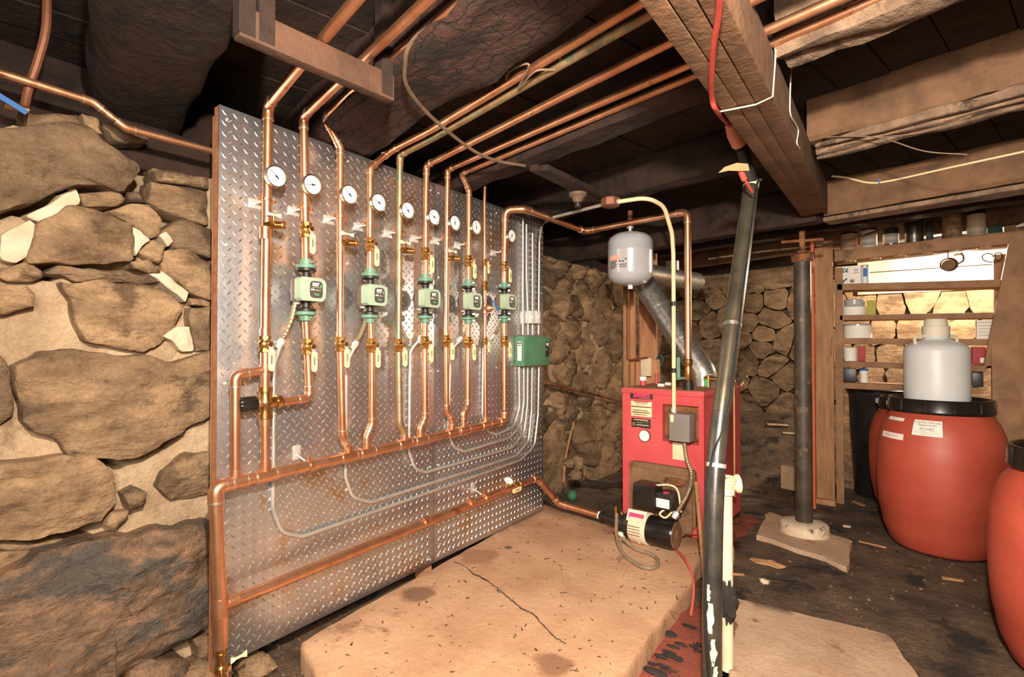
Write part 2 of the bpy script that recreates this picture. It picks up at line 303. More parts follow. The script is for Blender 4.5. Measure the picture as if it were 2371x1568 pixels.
def chaikin(p, k=1):
    for _ in range(k):
        q = []
        for i in range(len(p)):
            a, b = p[i], p[(i + 1) % len(p)]; q += [(a[0] * .8 + b[0] * .2, a[1] * .8 + b[1] * .2), (a[0] * .2 + b[0] * .8, a[1] * .2 + b[1] * .8)]
        p = q
    return p
def resample(p, n):
    L = [math.dist(p[i], p[(i + 1) % len(p)]) for i in range(len(p))]; T = sum(L); out = []; i = 0; acc = 0
    for k in range(n):
        d = T * k / n
        while acc + L[i] < d: acc += L[i]; i += 1
        t = (d - acc) / max(L[i], 1e-9); a, b = p[i], p[(i + 1) % len(p)]; out.append((a[0] + (b[0] - a[0]) * t, a[1] + (b[1] - a[1]) * t))
    return out
def stone(poly, o, u, v, t, m, parent, name='stone', n=None, bulge=.02, rough=.012, seed=0, rnd=0):
    """poly in (u, v) metres; n = outward normal; flat weathered front, broken edges, real depth t"""
    o, u, v = Vector(o), Vector(u), Vector(v); nn = u.cross(v)
    poly = chaikin(poly, rnd); xs = [p[0] for p in poly]; ys = [p[1] for p in poly]; sz = max(max(xs) - min(xs), max(ys) - min(ys))
    N = n or max(22, min(84, int(sz * 150))); p = resample(poly, N); cx = sum(q[0] for q in p) / N; cy = sum(q[1] for q in p) / N
    am = min(.018, sz * .05); sd = seed * 3.7
    p = [(a + am * noise.noise(Vector((a * 14, b * 14, sd))), b + am * noise.noise(Vector((a * 14, b * 14, sd + 9)))) for a, b in p]
    K = 5 if sz < .25 else 11; poly = None
    prof = [(1.0, -t), (1.0, -.018), (.992, -.005), (.972, 0)] + [(.95 * (1 - (k / K)) ** .8, bulge * (1 - (1 - k / K) ** 2)) for k in range(1, K)]
    tx = noise.noise(Vector((sd, 1, 1))) * .10; ty = noise.noise(Vector((1, sd, 2))) * .10
    R = []
    for s, h in prof:
        ring = []
        for a, b in p:
            A = cx + (a - cx) * s; B = cy + (b - cy) * s; q = Vector((A, B, sd))
            dz = h
            if s < .999: w_ = Vector((A, B * 2.6, sd)); dz += rough * (1.7 * noise.noise(q * 4) + 1.2 * noise.noise(w_ * 8) + .8 * noise.noise(w_ * 18) + .5 * noise.noise(q * 36)) + (tx * (A - cx) + ty * (B - cy))
            ring.append(o + u * A + v * B + nn * dz)
        R.append(ring)
    return MB().rings(R).build(name, m, parent, angle=60)
WX = -2.44
def wallpt(a, b): Y = -2.3 + 9.7 * a; Z = -.3 + (2.36 + .04 * noise.noise(Vector((Y * 2, 0, 0)))) * b; return Y, Z
def inpoly(x, y, poly):
    c = False; j = len(poly) - 1
    for i in range(len(poly)):
        if (poly[i][1] > y) != (poly[j][1] > y) and x < (poly[j][0] - poly[i][0]) * (y - poly[i][1]) / (poly[j][1] - poly[i][1]) + poly[i][0]: c = not c
        j = i
    return c
def grow(p, k):
    cx = sum(a for a, b in p) / len(p); cy = sum(b for a, b in p) / len(p); return [(a + (a - cx) * (k - 1), b + (b - cy) * (k - 1)) for a, b in p]
def pxwall(pts, X=WX): return [(onX(a, b, X).y, onX(a, b, X).z) for a, b in pts]
VOID = [pxwall(q) for q in ([(310, 365), (500, 385), (500, 535), (430, 515), (370, 545), (340, 500), (250, 485), (180, 490), (175, 440), (270, 438), (300, 420)], [(355, 520), (500, 590), (500, 625), (430, 585), (380, 600), (360, 560)], [(380, 630), (500, 680), (500, 720), (440, 712), (436, 690)], [(-300, 120), (520, 260), (520, 395), (340, 380), (150, 285), (-300, 290)],
                            [(60, 1240), (260, 1205), (160, 1262), (40, 1330), (-60, 1350), (-60, 1260)], [(70, 598), (320, 594), (330, 640), (240, 628), (70, 645)], [(-60, 470), (140, 435), (100, 480), (-60, 520)], [(160, 1050), (280, 1062), (420, 1005), (430, 1020), (285, 1085), (160, 1065)])]
def lw(a, b):
    Y, Z = wallpt(a, b); d = .028 * noise.noise(Vector((Y * 3, Z * 3, 0))) + .014 * noise.noise(Vector((Y * 9, Z * 9, 2)))
    if any(inpoly(Y, Z, q) for q in VOID): d -= .22
    if Z < .25: d += .05 * (.25 - Z)
    if Y > 3.3: d -= .06
    return (WX + d, Y, Z)
wl = grid(lw, 330, 90).build('wall_left', 'mortar', angle=180); tag(wl, 'rubble stone cellar wall with crumbling tan mortar', kind='structure')
UY, UZ = Vector((0, 1, 0)), Vector((0, 0, 1))
LEFT = [
 ([(-60, 300), (60, 290), (150, 287), (205, 300), (250, 340), (310, 368), (322, 390), (305, 420), (280, 443), (235, 430), (180, 430), (140, 440), (90, 462), (50, 480), (-60, 492)], .14, .06),
 ([(184, 449), (268, 443), (284, 464), (268, 476), (202, 481)], .10, .01), ([(355, 390), (478, 410), (478, 436), (362, 420)], .10, -.05), ([(352, 425), (478, 441), (480, 518), (440, 512), (388, 487), (350, 472)], .12, -.04),
 ([(292, 446), (318, 444), (342, 470), (305, 466)], .10, -.03), ([(253, 488), (300, 471), (345, 476), (376, 510), (366, 545), (342, 556), (305, 522), (272, 502)], .12, .02),
 ([(85, 520), (110, 505), (160, 478), (230, 488), (300, 520), (312, 560), (306, 600), (240, 607), (120, 612), (72, 605)], .14, .05),
 ([(12, 620), (70, 605), (100, 625), (105, 642), (80, 652), (20, 652), (-10, 640)], .12, .03), ([(375, 535), (420, 510), (490, 530), (490, 600), (440, 582), (400, 570)], .12, .02),
 ([(372, 602), (386, 580), (420, 573), (490, 607), (490, 694), (440, 678), (392, 642)], .14, .02), ([(320, 585), (352, 555), (385, 570), (370, 610), (340, 600)], .10, .02),
 ([(300, 607), (340, 600), (372, 632), (345, 634), (305, 620)], .08, .03), ([(110, 628), (130, 613), (200, 620), (260, 625), (330, 640), (372, 655), (330, 658), (200, 648), (150, 642)], .12, .03),
 ([(150, 655), (240, 650), (330, 660), (400, 680), (420, 720), (402, 770), (370, 802), (330, 814), (270, 802), (205, 792), (185, 760), (178, 700)], .12, .045),
 ([(-60, 655), (60, 660), (82, 680), (80, 706), (20, 728), (-60, 732)], .12, .04), ([(440, 690), (490, 690), (490, 710), (442, 706)], .08, .01), ([(440, 716), (490, 713), (490, 810), (452, 812), (440, 770)], .10, .02),
 ([(40, 850), (110, 815), (200, 815), (330, 827), (400, 838), (490, 814), (490, 962), (400, 1012), (330, 1047), (275, 1067), (220, 1056), (165, 1050), (130, 1020), (60, 980), (50, 900)], .14, .05),
 ([(-60, 1085), (60, 1070), (140, 1060), (215, 1060), (272, 1100), (262, 1160), (240, 1210), (150, 1238), (50, 1248), (-60, 1246)], .14, .055),
 ([(365, 1130), (380, 1090), (430, 1052), (490, 1047), (490, 1140), (400, 1162)], .12, .03), ([(288, 1145), (318, 1131), (341, 1140), (332, 1170), (303, 1181)], .08, .05), ([(244, 1216), (260, 1190), (300, 1185), (295, 1206), (265, 1226)], .08, .03),
 ([(-60, 1258), (50, 1255), (150, 1250), (130, 1265), (80, 1281), (-60, 1272)], .12, .0), ([(-60, 1290), (60, 1275), (90, 1285), (50, 1330), (-60, 1340)], .12, .0),
 ([(-60, 1372), (80, 1302), (160, 1262), (300, 1250), (490, 1218), (490, 1450), (440, 1480), (360, 1522), (280, 1570), (250, 1660), (-60, 1680)], .2, .09),
 ([(300, 1560), (350, 1528), (420, 1528), (484, 1560), (490, 1660), (280, 1660)], .2, .12), ([(445, 1482), (490, 1470), (492, 1542), (460, 1534)], .12, .06),
 ([(190, 265), (230, 268), (236, 312), (200, 300)], .1, .0), ([(232, 286), (300, 300), (346, 320), (340, 336), (262, 326)], .1, -.03), ([(55, 262), (180, 262), (188, 288), (60, 290)], .1, -.05),
 ([(-420, 260), (-80, 300), (-80, 500), (-420, 520)], .12, .03), ([(-420, 540), (-80, 520), (-80, 720), (-420, 760)], .12, .02), ([(-420, 790), (-90, 750), (20, 850), (40, 960), (-80, 1060), (-420, 1040)], .12, .02),
 ([(-420, 1060), (-80, 1090), (-80, 1330), (-420, 1360)], .12, .03), ([(-420, 1390), (-80, 1370), (-80, 1660), (-420, 1700)], .16, .08)]
for i, (pp, t, off) in enumerate(LEFT):
    off += .02
    big = i in (24, 25)
    stone(pxwall(grow(pp, 1.03), WX + off), (WX + off, 0, 0), UY, UZ, t, 'stone_boulder' if big else ('stone' if i % 4 else 'stone_dark'), wl, seed=i, bulge=.05 if big else .018, rough=.02 if big else .013)
for i, (pp, off) in enumerate([([(110, 475), (150, 447), (178, 435), (186, 470), (160, 478), (130, 505), (95, 515), (60, 500)], .055), ([(0, 545), (70, 505), (88, 520), (75, 590), (30, 612), (0, 600)], .05),
        ([(300, 518), (322, 530), (352, 556), (330, 572), (316, 592), (310, 560)], .065), ([(368, 545), (384, 536), (402, 560), (390, 572)], .05), ([(345, 632), (375, 626), (437, 680), (432, 700), (395, 672)], .055),
        ([(378, 780), (410, 758), (440, 756), (448, 814), (420, 815), (400, 790)], .06)]):
    stone(pxwall(pp, WX + off), (WX + off, 0, 0), UY, UZ, .07, 'plaster', wl, name='mortar_patch', seed=60 + i, bulge=.004, rough=.006)
# ---- rubble found by Voronoi cells round the stones' centres
def voronoi(seeds, box, gap):
    out = []
    for i, s in enumerate(seeds):
        poly = [(box[0], box[2]), (box[1], box[2]), (box[1], box[3]), (box[0], box[3])]
        for j, q in enumerate(seeds):
            if i == j: continue
            dx, dy = q[0] - s[0], q[1] - s[1]; d = math.hypot(dx, dy)
            if d > 1.6 or d < 1e-6: continue
            nx, ny = dx / d, dy / d; lim = d / 2 - gap; res = []
            for k in range(len(poly)):
                a, b = poly[k], poly[(k + 1) % len(poly)]; fa = (a[0] - s[0]) * nx + (a[1] - s[1]) * ny - lim; fb = (b[0] - s[0]) * nx + (b[1] - s[1]) * ny - lim
                if fa <= 0: res.append(a)
                if (fa < 0 < fb) or (fb < 0 < fa): t = fa / (fa - fb); res.append((a[0] + (b[0] - a[0]) * t, a[1] + (b[1] - a[1]) * t))
            poly = res
            if len(poly) < 3: break
        out.append(poly if len(poly) >= 3 else None)
    return out
px1 = [(1268, 640), (1315, 655), (1290, 708), (1322, 712), (1358, 682), (1368, 650), (1397, 692), (1275, 760), (1320, 755), (1390, 755), (1300, 802), (1360, 808), (1425, 790), (1310, 860), (1400, 860), (1350, 905), (1262, 905), (1297, 918),
       (1330, 945), (1420, 915), (1388, 948), (1268, 965), (1352, 1010), (1278, 1020), (1318, 1065), (1412, 1000), (1392, 1075), (1436, 680), (1440, 740), (1275, 580), (1300, 612), (1345, 605), (1400, 620), (1262, 690), (1450, 850), (1445, 1060), (1460, 620), (1455, 950),
       (1470, 700), (1475, 790), (1480, 880), (1490, 640), (1500, 730), (1505, 820), (1490, 960), (1516, 680), (1520, 770), (1520, 880)]
sd1 = pxwall(px1, -2.47)
for i, q in enumerate(voronoi(sd1, (3.1, 7.15, -.15, 2.12), .006)):
    if q: stone(q, (-2.46 + .07 * noise.noise(Vector((i * 1.7, 0, 0))) + (.1 if i in (26, 22, 25) else 0), 0, 0), UY, UZ, .16, 'stone' if i % 3 else 'stone_dark', wl, seed=100 + i, bulge=.05, rough=.024, n=30, rnd=1)
BY = 7.2
def bw(a, b): X = -2.7 + 5.4 * a; Z = -.3 + 2.65 * b; return (X, BY + .03 * noise.noise(Vector((X * 3, 5, Z * 3))) + .045, Z)
wb = grid(bw, 60, 30).build('wall_back', 'stone_dark', angle=180); tag(wb, 'far rubble stone wall behind the boiler and the shelves', kind='structure')
px2 = [(1560, 680), (1600, 665), (1632, 672), (1665, 690), (1580, 722), (1625, 722), (1700, 668), (1745, 662), (1800, 650), (1745, 702), (1805, 695), (1735, 748), (1790, 742), (1720, 785), (1775, 775), (1770, 808), (1822, 790), (1735, 832),
       (1795, 845), (1780, 905), (1822, 870), (1560, 780), (1600, 765), (1650, 750), (1690, 742), (1660, 820), (1640, 900), (1580, 850), (1700, 880), (1730, 940), (1600, 940), (1820, 940), (1850, 700), (1860, 800), (1880, 900), (1900, 650),
       (2000, 700), (2060, 702), (2125, 690), (2205, 712), (2272, 700), (2325, 690), (1990, 765), (2040, 770), (2110, 772), (2230, 765), (2290, 768), (1995, 825), (2062, 818), (2250, 822), (2022, 872), (2080, 868), (2270, 880), (1940, 720), (1940, 800), (1950, 880),
       (2150, 830), (2180, 890), (2340, 780), (2350, 860), (2130, 950), (2230, 960), (2040, 960), (1960, 980), (2400, 700), (2420, 800), (2420, 900), (2330, 960)]
sd2 = [(onY(a, b, BY).x, onY(a, b, BY).z) for a, b in px2]
for i, q in enumerate(voronoi([(-a, b) for a, b in sd2], (-2.6, 2.6, -.15, 2.05), .004)):
    if q: stone(q, (0, BY - .02 + .09 * noise.noise(Vector((i * 1.7, 3, 0))), 0), (-1, 0, 0), UZ, .16, 'stone_dark' if i < 36 else 'stone', wb, seed=200 + i, bulge=.075, rough=.03, n=28, rnd=1)
def rw(a, b): Y = -2.3 + 9.6 * a; Z = -.3 + 2.65 * b; return (2.65 + .05 * noise.noise(Vector((7, Y * 3, Z * 3))), Y, Z)
tag(grid(rw, 60, 24).build('wall_right', 'stone_dark', angle=180), 'stone wall closing the cellar behind the drums', kind='structure')
def ew(a, b): X = -2.7 + 5.4 * a; Z = -.3 + 2.65 * b; return (X, -2.25 + .05 * noise.noise(Vector((X * 3, 9, Z * 3))), Z)
tag(grid(ew, 40, 24).build('wall_rear', 'stone_dark', angle=180), 'stone wall at the near end of the cellar', kind='structure')
# ---- ceiling: boards, hewn joists, built-up beam
ce = thing('ceiling', 'low cellar ceiling of dark boards on hewn joists', None, (0, 2, 2.52), kind='structure')
JD = Vector((-.968, .252, 0)).normalized(); KD = Vector((.252, .968, 0)).normalized()
for i in range(-17, 14):
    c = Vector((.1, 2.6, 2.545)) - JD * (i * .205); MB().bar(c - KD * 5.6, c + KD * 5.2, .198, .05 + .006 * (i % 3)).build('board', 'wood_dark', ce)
def timber(a, b, w, h, m, name, parent, rough=.01, n=40, rnd=0):
    a, b = Vector(a), Vector(b); d = (b - a).normalized(); x = d.cross(Vector((0, 0, 1))).normalized(); z = x.cross(d); R = []
    sec = []
    for k in range(28):
        t = 2 * math.pi * k / 28; cx, cz = math.cos(t), math.sin(t); q = 1 / max(abs(cx), abs(cz)) if not rnd else 1 / (max(abs(cx), abs(cz)) ** (1 - rnd)); sec.append((cx * q * w / 2, cz * q * h / 2))
    for i in range(n + 1):
        p = a.lerp(b, i / n); ring = []
        for sx, sz in sec:
            q = p + x * sx + z * sz; k = rough * (1.2 * noise.noise(q * 3) + .8 * noise.noise(Vector((q.x * 3, q.y * 22, q.z * 22))) + .5 * noise.noise(q * 18)); ring.append(q + (x * sx + z * sz).normalized() * k)
        R.append(ring)
    return MB().rings(R).build(name, m, parent, angle=35)
def joist(y0, w, zb, h, m, x0=-2.75, x1=2.55, rough=.01, name='joist', rnd=0):   # y0: centre line where x = -0.3
    f = lambda X: Vector((X, y0 + (X + .3) * JD.y / JD.x, zb + h / 2)); return timber(f(x0), f(x1), w, h, m, name, ce, rough, rnd=rnd)
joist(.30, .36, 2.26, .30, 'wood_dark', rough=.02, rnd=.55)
joist(1.12, .33, 2.27, .26, 'wood_char', rough=.022)
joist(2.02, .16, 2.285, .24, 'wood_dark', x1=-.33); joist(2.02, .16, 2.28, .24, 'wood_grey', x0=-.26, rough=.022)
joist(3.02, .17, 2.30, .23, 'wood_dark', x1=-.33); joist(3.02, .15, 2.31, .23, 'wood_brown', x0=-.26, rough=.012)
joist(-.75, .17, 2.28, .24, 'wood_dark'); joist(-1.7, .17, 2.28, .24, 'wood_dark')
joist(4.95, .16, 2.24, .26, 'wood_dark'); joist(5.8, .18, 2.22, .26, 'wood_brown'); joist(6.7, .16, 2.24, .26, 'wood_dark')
jb = MB()                                                                            # split splintered edge under the second joist
f3 = lambda X, dy, z: Vector((X, 3.02 + dy + (X + .3) * JD.y / JD.x, z))
for k in range(3): timber(f3(-.24, -.055 + .05 * k, 2.285 - .012 * k), f3(2.5, -.055 + .05 * k, 2.295 - .01 * k), .042, .035, 'wood_grey', 'splinter', ce, rough=.016)
f4 = lambda X, dy, z: Vector((X, 3.93 + dy + (X + .3) * JD.y / JD.x, z))
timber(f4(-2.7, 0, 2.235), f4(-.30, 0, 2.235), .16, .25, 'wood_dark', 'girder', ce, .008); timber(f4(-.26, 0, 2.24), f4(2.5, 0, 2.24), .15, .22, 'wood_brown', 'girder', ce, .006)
timber(f4(-.26, 0, 2.105), f4(2.5, 0, 2.105), .15, .03, 'wood_grey', 'girder_sole', ce, .004)
# built-up beam of three planks
bl0, bl1 = onZ(1475, 0, 2.13), onZ(1857, 503, 2.13); br0, br1 = onZ(1681, 0, 2.13), onZ(1915, 490, 2.13)
bm_ = thing('beam', None, None, (bl0 + br0) / 2); bm_.parent = ce; bm_.location = (bl0 + br0) / 2 - Vector((0, 2, 2.52)); OFF[bm_.name] = (bl0 + br0) / 2
for k in range(3):
    a = bl0.lerp(br0, (k + .5) / 3); b = bl1.lerp(br1, (k + .5) / 3); d = (a - b).normalized(); a = a + d * 2.4; w = (br0 - bl0).length / 3
    w = abs((br0 - bl0).dot(d.cross(Vector((0, 0, 1))))) / 3
    MB().bar(a + Vector((0, 0, .085 + .004 * (k % 2))), b + Vector((0, 0, .085)), w - .004, .17, bev=.004).build('plank', 'wood_brown', bm_)
MB().box((-2.86, 2.5, 2.3), (.04, 9.6, .6)).build('rim_board', 'wood_dark', ce)
sillp = timber((-2.68, -2.2, 2.16), (-2.68, 7.1, 2.16), .22, .2, 'wood_dark', 'sill', ce, .015, n=70)
# ---- slabs on the ground
def flag(name, px, ztop, zbot, m, label, edge='slab_edge', jit=.006, sub=.05):
    pts = [(onZ(a, b, ztop).x, onZ(a, b, ztop).y) for a, b in px]; cx = sum(p[0] for p in pts) / len(pts); cy = sum(p[1] for p in pts) / len(pts)
    area = sum(pts[i][0] * pts[(i + 1) % len(pts)][1] - pts[(i + 1) % len(pts)][0] * pts[i][1] for i in range(len(pts)))
    if area < 0: pts = pts[::-1]
    per = sum(math.dist(pts[i], pts[(i + 1) % len(pts)]) for i in range(len(pts))); p = resample(pts, int(per / sub))
    p = [(a + jit * noise.noise(Vector((a * 9, b * 9, 1))) * 1.5 + .4 * jit * noise.noise(Vector((a * 30, b * 30, 1))), b + jit * noise.noise(Vector((a * 9, b * 9, 7))) * 1.5) for a, b in p]
    R = [[Vector((a + (a - cx) * .004, b + (b - cy) * .004, zbot)) for a, b in p]]
    for s, dz in ((1.004, -.03), (1.0, -.006), (.992, 0), (.8, .0), (.5, .0), (.2, 0)):
        R.append([Vector((cx + (a - cx) * s, cy + (b - cy) * s, ztop + dz + (.004 * noise.noise(Vector((a * s * 4, b * s * 4, 2))) if dz == 0 else (.008 * noise.noise(Vector((a * 25, b * 25, dz * 50))))))) for a, b in p])
    return tag(MB().rings(R).build(name, m, angle=50), label, kind='structure')
SL_ = flag('floor_slab', [(1262, 1168), (1400, 1212), (1500, 1222), (1700, 1262), (1612, 1302), (1602, 1345), (1520, 1450), (1440, 1572), (1330, 1760), (800, 1760), (735, 1572), (698, 1484), (840, 1405), (1050, 1290)], SLAB, -.14, 'slab', 'raised pale concrete slab that carries the boiler')
flag('floor_slab', [(1700, 1384), (1860, 1422), (2060, 1470), (2130, 1572), (2180, 1700), (1690, 1700), (1690, 1500)], -.045, -.14, 'slab_light', 'flat concrete paver set in dirt by the drums', jit=.006)
flag('floor_slab', [(1778, 1184), (1972, 1252), (1966, 1318), (1905, 1288), (1850, 1272), (1752, 1238)], -.035, -.14, 'slab_light', 'broken concrete pad under the jack post', jit=.012)
flag('floor_patch', [(1500, 1480), (1600, 1400), (1640, 1400), (1650, 1580), (1450, 1640)], -.066, -.2, 'red_dust', 'rust red dust spilled beside the slab', jit=.04)
flag('floor_patch', [(1640, 1225), (1700, 1195), (1755, 1195), (1740, 1225), (1690, 1260)], -.062, -.2, 'red_dust', 'rust red dust beside the boiler side', jit=.04)

rg_ = random.Random(21); pb = MB()
for k in range(1500):
    x, y = -1.2 + rg_.random() * 3.2, 1.4 + rg_.random() * 4.6
    if x < -.55 and 1.2 < y < 4.5: continue
    if k < 260: x, y = -2.3 + rg_.random() * .75, .7 + rg_.random() * 1.0
    r = .003 + .009 * rg_.random() ** 3; c_ = Vector((x, y, ground(x, y) + r * .3)); a_ = rg_.random() * 3
    v_ = [Vector((math.cos(a_ + t) * r * (1 + .5 * rg_.random()), math.sin(a_ + t) * r * (.7 + .5 * rg_.random()), 0)) for t in (0, 2.1, 4.2)]
    pb.add([c_ + v_[0], c_ + v_[1], c_ + v_[2], c_ + Vector((0, 0, r * .9)), c_ - Vector((0, 0, r * .9))], [(0, 1, 3), (1, 2, 3), (2, 0, 3), (1, 0, 4), (2, 1, 4), (0, 2, 4)])
gr_ = pb.build('floor_grit', 'stone_dark', smooth=False); gr_.parent = fl; tag(gr_, kind='stuff')
pb = MB()
for k in range(420):
    x, y = -2.0 + rg_.random() * 1.4, .9 + rg_.random() * 2.6; r = .0022 + .004 * rg_.random() ** 2; c_ = Vector((x, y, SLAB + .002)); a_ = rg_.random() * 3; l_ = 1 + 3 * rg_.random() ** 3
    v_ = [Vector((math.cos(a_ + t) * r, math.sin(a_ + t) * r, 0)) + Vector((math.cos(a_), math.sin(a_), 0)) * r * l_ * q for t, q in ((0, 1), (2.1, -1), (4.2, -1))]
    pb.add([c_ + v_[0], c_ + v_[1], c_ + v_[2], c_ + Vector((0, 0, r * .8))], [(0, 1, 3), (1, 2, 3), (2, 0, 3), (0, 2, 1)])
SL_.name; g2 = pb.build('slab_grit', 'dirt', smooth=False); g2.parent = SL_; tag(g2, kind='stuff')
ck = [onZ(x, y, SLAB + .0035) for x, y in ((1052, 1300), (1075, 1312), (1098, 1330), (1125, 1342), (1150, 1362), (1165, 1375), (1190, 1394), (1212, 1412), (1238, 1426), (1262, 1455), (1290, 1478), (1312, 1490))]
ck = [p + Vector((.006 * rg_.uniform(-1, 1), .006 * rg_.uniform(-1, 1), 0)) for p in spline(ck, 4)]
MB().path(ck, [.002 + .0018 * rg_.random() for _ in ck], 5).build('slab_crack', 'dirt', SL_)
# ================================================================ TREAD PLATE PANEL AND ITS PLUMBING
Y0, Y1, YM, Z0, Z1 = .992, 3.41, 2.207, .04, 2.25
EX, EY, EZ = Vector((1, 0, 0)), Vector((0, 1, 0)), Vector((0, 0, 1))
pn = thing('equipment_panel', 'tall board faced with diamond tread plate carrying the copper plumbing', 'panel', (PX - .02, (Y0 + Y1) / 2, Z0))
MB().box((PX - .024, (Y0 + Y1) / 2, (Z0 + Z1) / 2), (.036, Y1 - Y0 - .004, Z1 - Z0 - .004)).build('plywood_backing', 'ply_edge', pn)
for yy in (Y0 + .06, YM, Y1 - .06): MB().box((PX - .085, yy, (Z1 - .13) / 2), (.085, .05, Z1 + .12)).build('batten', 'wood_fresh', pn)
rl = random.Random(3)
for k, (a, b) in enumerate(((Y0, YM - .0015), (YM + .0015, Y1))):
    sh = MB().box((PX - .003, (a + b) / 2, (Z0 + Z1) / 2), (.006, b - a, Z1 - Z0), bev=.001).build('tread_plate', 'plate', pn)
    lug = MB(); pit = .0432; L_, W_, H_ = .0155, .0042, .0026
    nY = int((b - a) / pit) + 1; nZ = int((Z1 - Z0) / pit) + 1
    for i in range(2 * nY):
        for j in range(2 * nZ):
            if (i + j) % 2: continue
            y = a + i * pit / 2; z = Z0 + j * pit / 2
            if not (a + .012 < y < b - .012 and Z0 + .012 < z < Z1 - .012): continue
            s = 1 if i % 2 == 0 else -1; u = (EY + EZ * s) / 1.41421; v = (EZ - EY * s) / 1.41421; c = Vector((PX, y, z))
            lug.add([c - u * L_, c - v * W_, c + u * L_, c + v * W_, c - u * L_ * .55 + EX * H_, c + u * L_ * .55 + EX * H_], [(0, 1, 5, 4), (1, 2, 5), (2, 3, 4, 5), (3, 0, 4)])
    tag(lug.build('tread_lugs', 'plate_lug', sh, smooth=False), kind='stuff')
    sc = MB()
    for y in (a + .03, (a + b) / 2, b - .03):
        for z in (Z0 + .03, .6, 1.15, 1.7, Z1 - .05): sc.cyl((PX, y, z), (PX + .003, y, z), .006, n=8)
    tag(sc.build('screws', 'zinc', sh), kind='stuff')
D = .09; R1 = .0172
RISER = [  # px of the pipe, kind, label word
    (617, 'return'), (707, 'pump'), (788, 'return'), (857, 'pump'), (924, 'return'), (985, 'pump'), (1034, 'return'), (1084, 'pump'), (1122, 'thin'), (1168, 'pump')]
RW = lambda i: ordinal(i) + ' copper riser from the plywood edge'
def up(x0, y0, pts, ceil, zc=None, d=D):
    """panel points bottom to top, then along the ceiling at the height of the last elbow"""
    a = [P(x, y, d) for x, y in pts]; z = zc or a[-1].z
    return a + [onZ(x, y, z) for x, y in ceil]
def ext(p, k):                                                   # carry the last leg on beyond the frame, over the beam
    d = (p[-1] - p[-2]).normalized(); p[-1] = p[-1] + d * k; return p
def vert(pts):                                                   # keep panel legs plumb: same y where the pixels nearly agree
    return pts
# supply / return risers ------------------------------------------------------------------------------------------
piperun('copper_riser', 'tall copper pipe, first riser from the plywood edge, passing the mixing valve', 'pipe', ext(up(0, 0, [(614, 1095), (614, 800), (619, 400), (621, 246)], [(690, 160), (825, 0)]), .9), .0185, 'copper', 'copper risers on the tread plate',
        cuts=[(P(614, 775, D), EZ), (P(614, 540, D), EZ), (P(614, 858, D), EZ), (P(614, 1080, D), EZ), (P(614, 972, D), EZ)])
piperun('copper_riser', 'copper pipe above the first pump, second riser from the plywood edge', 'pipe', ext(up(0, 0, [(709, 604), (706, 450), (703, 270)], [(780, 198), (990, 0)]), .9), R1, 'copper', 'copper risers on the tread plate')
piperun('copper_riser', 'copper pipe with a dog-leg top, third riser from the plywood edge', 'pipe', ext(up(0, 0, [(806, 1046), (805, 1036), (793, 1010), (788, 800), (788, 342), (752, 274)], [(815, 212), (1068, 0)]), .9), .0165, 'copper', 'copper risers on the tread plate', cuts=[(P(788, 780, D), EZ), (P(788, 575, D), EZ)])
piperun('copper_riser', 'copper pipe above the second pump, fourth riser from the plywood edge', 'pipe', ext(up(0, 0, [(857, 625), (857, 450), (857, 388), (905, 349)], [(1000, 300), (1475, 11)]), .5), .0165, 'copper', 'copper risers on the tread plate')
piperun('copper_riser', 'greenish tarnished copper pipe, fifth riser from the plywood edge', 'pipe', ext(up(0, 0, [(937, 1014), (936, 1003), (925, 980), (923, 800), (926, 359)], [(1000, 321), (1496, 37)]), .5), .0165, 'copper_green', 'copper risers on the tread plate', cuts=[(P(923, 780, D), EZ)])
piperun('copper_riser', 'copper pipe above the third pump, sixth riser from the plywood edge', 'pipe', ext(up(0, 0, [(986, 640), (986, 500), (987, 383)], [(1546, 100)]), .5), .0165, 'copper', 'copper risers on the tread plate')
piperun('copper_riser', 'copper pipe with a drain cock, seventh riser from the plywood edge', 'pipe', ext(up(0, 0, [(1047, 982), (1046, 972), (1034, 950), (1033, 780), (1036, 393)], [(1586, 153)]), 1.8), .0165, 'copper', 'copper risers on the tread plate', cuts=[(P(1034, 778, D), EZ)])
piperun('copper_riser', 'copper pipe with a bent top above the fourth pump, eighth riser from the plywood edge', 'pipe', ext(up(0, 0, [(1085, 650), (1086, 442), (1068, 402)], [(1600, 178)]), 1.8), .0165, 'copper_dull', 'copper risers on the tread plate')
piperun('copper_riser', 'thinnest copper pipe, ninth riser from the plywood edge, with a blue cock', 'pipe', [P(1124, 968, D), P(1123, 780, D), P(1122, 462, D), P(1124, 440, D) + EZ * .15], .0105, 'copper', 'copper risers on the tread plate')
tp = P(1170, 486, D); tz = tp.z
piperun('copper_riser', 'copper pipe arching to the grey tank, tenth riser from the plywood edge', 'pipe', [P(1168, 655, D), P(1169, 560, D), tp, onZ(1215, 484, tz), onZ(1355, 536, tz), onZ(1592, 490, tz), onZ(1592, 490, tz) * 1 - EZ * (tz - 1.0) ], .0225, 'copper', 'copper risers on the tread plate', br=.05)
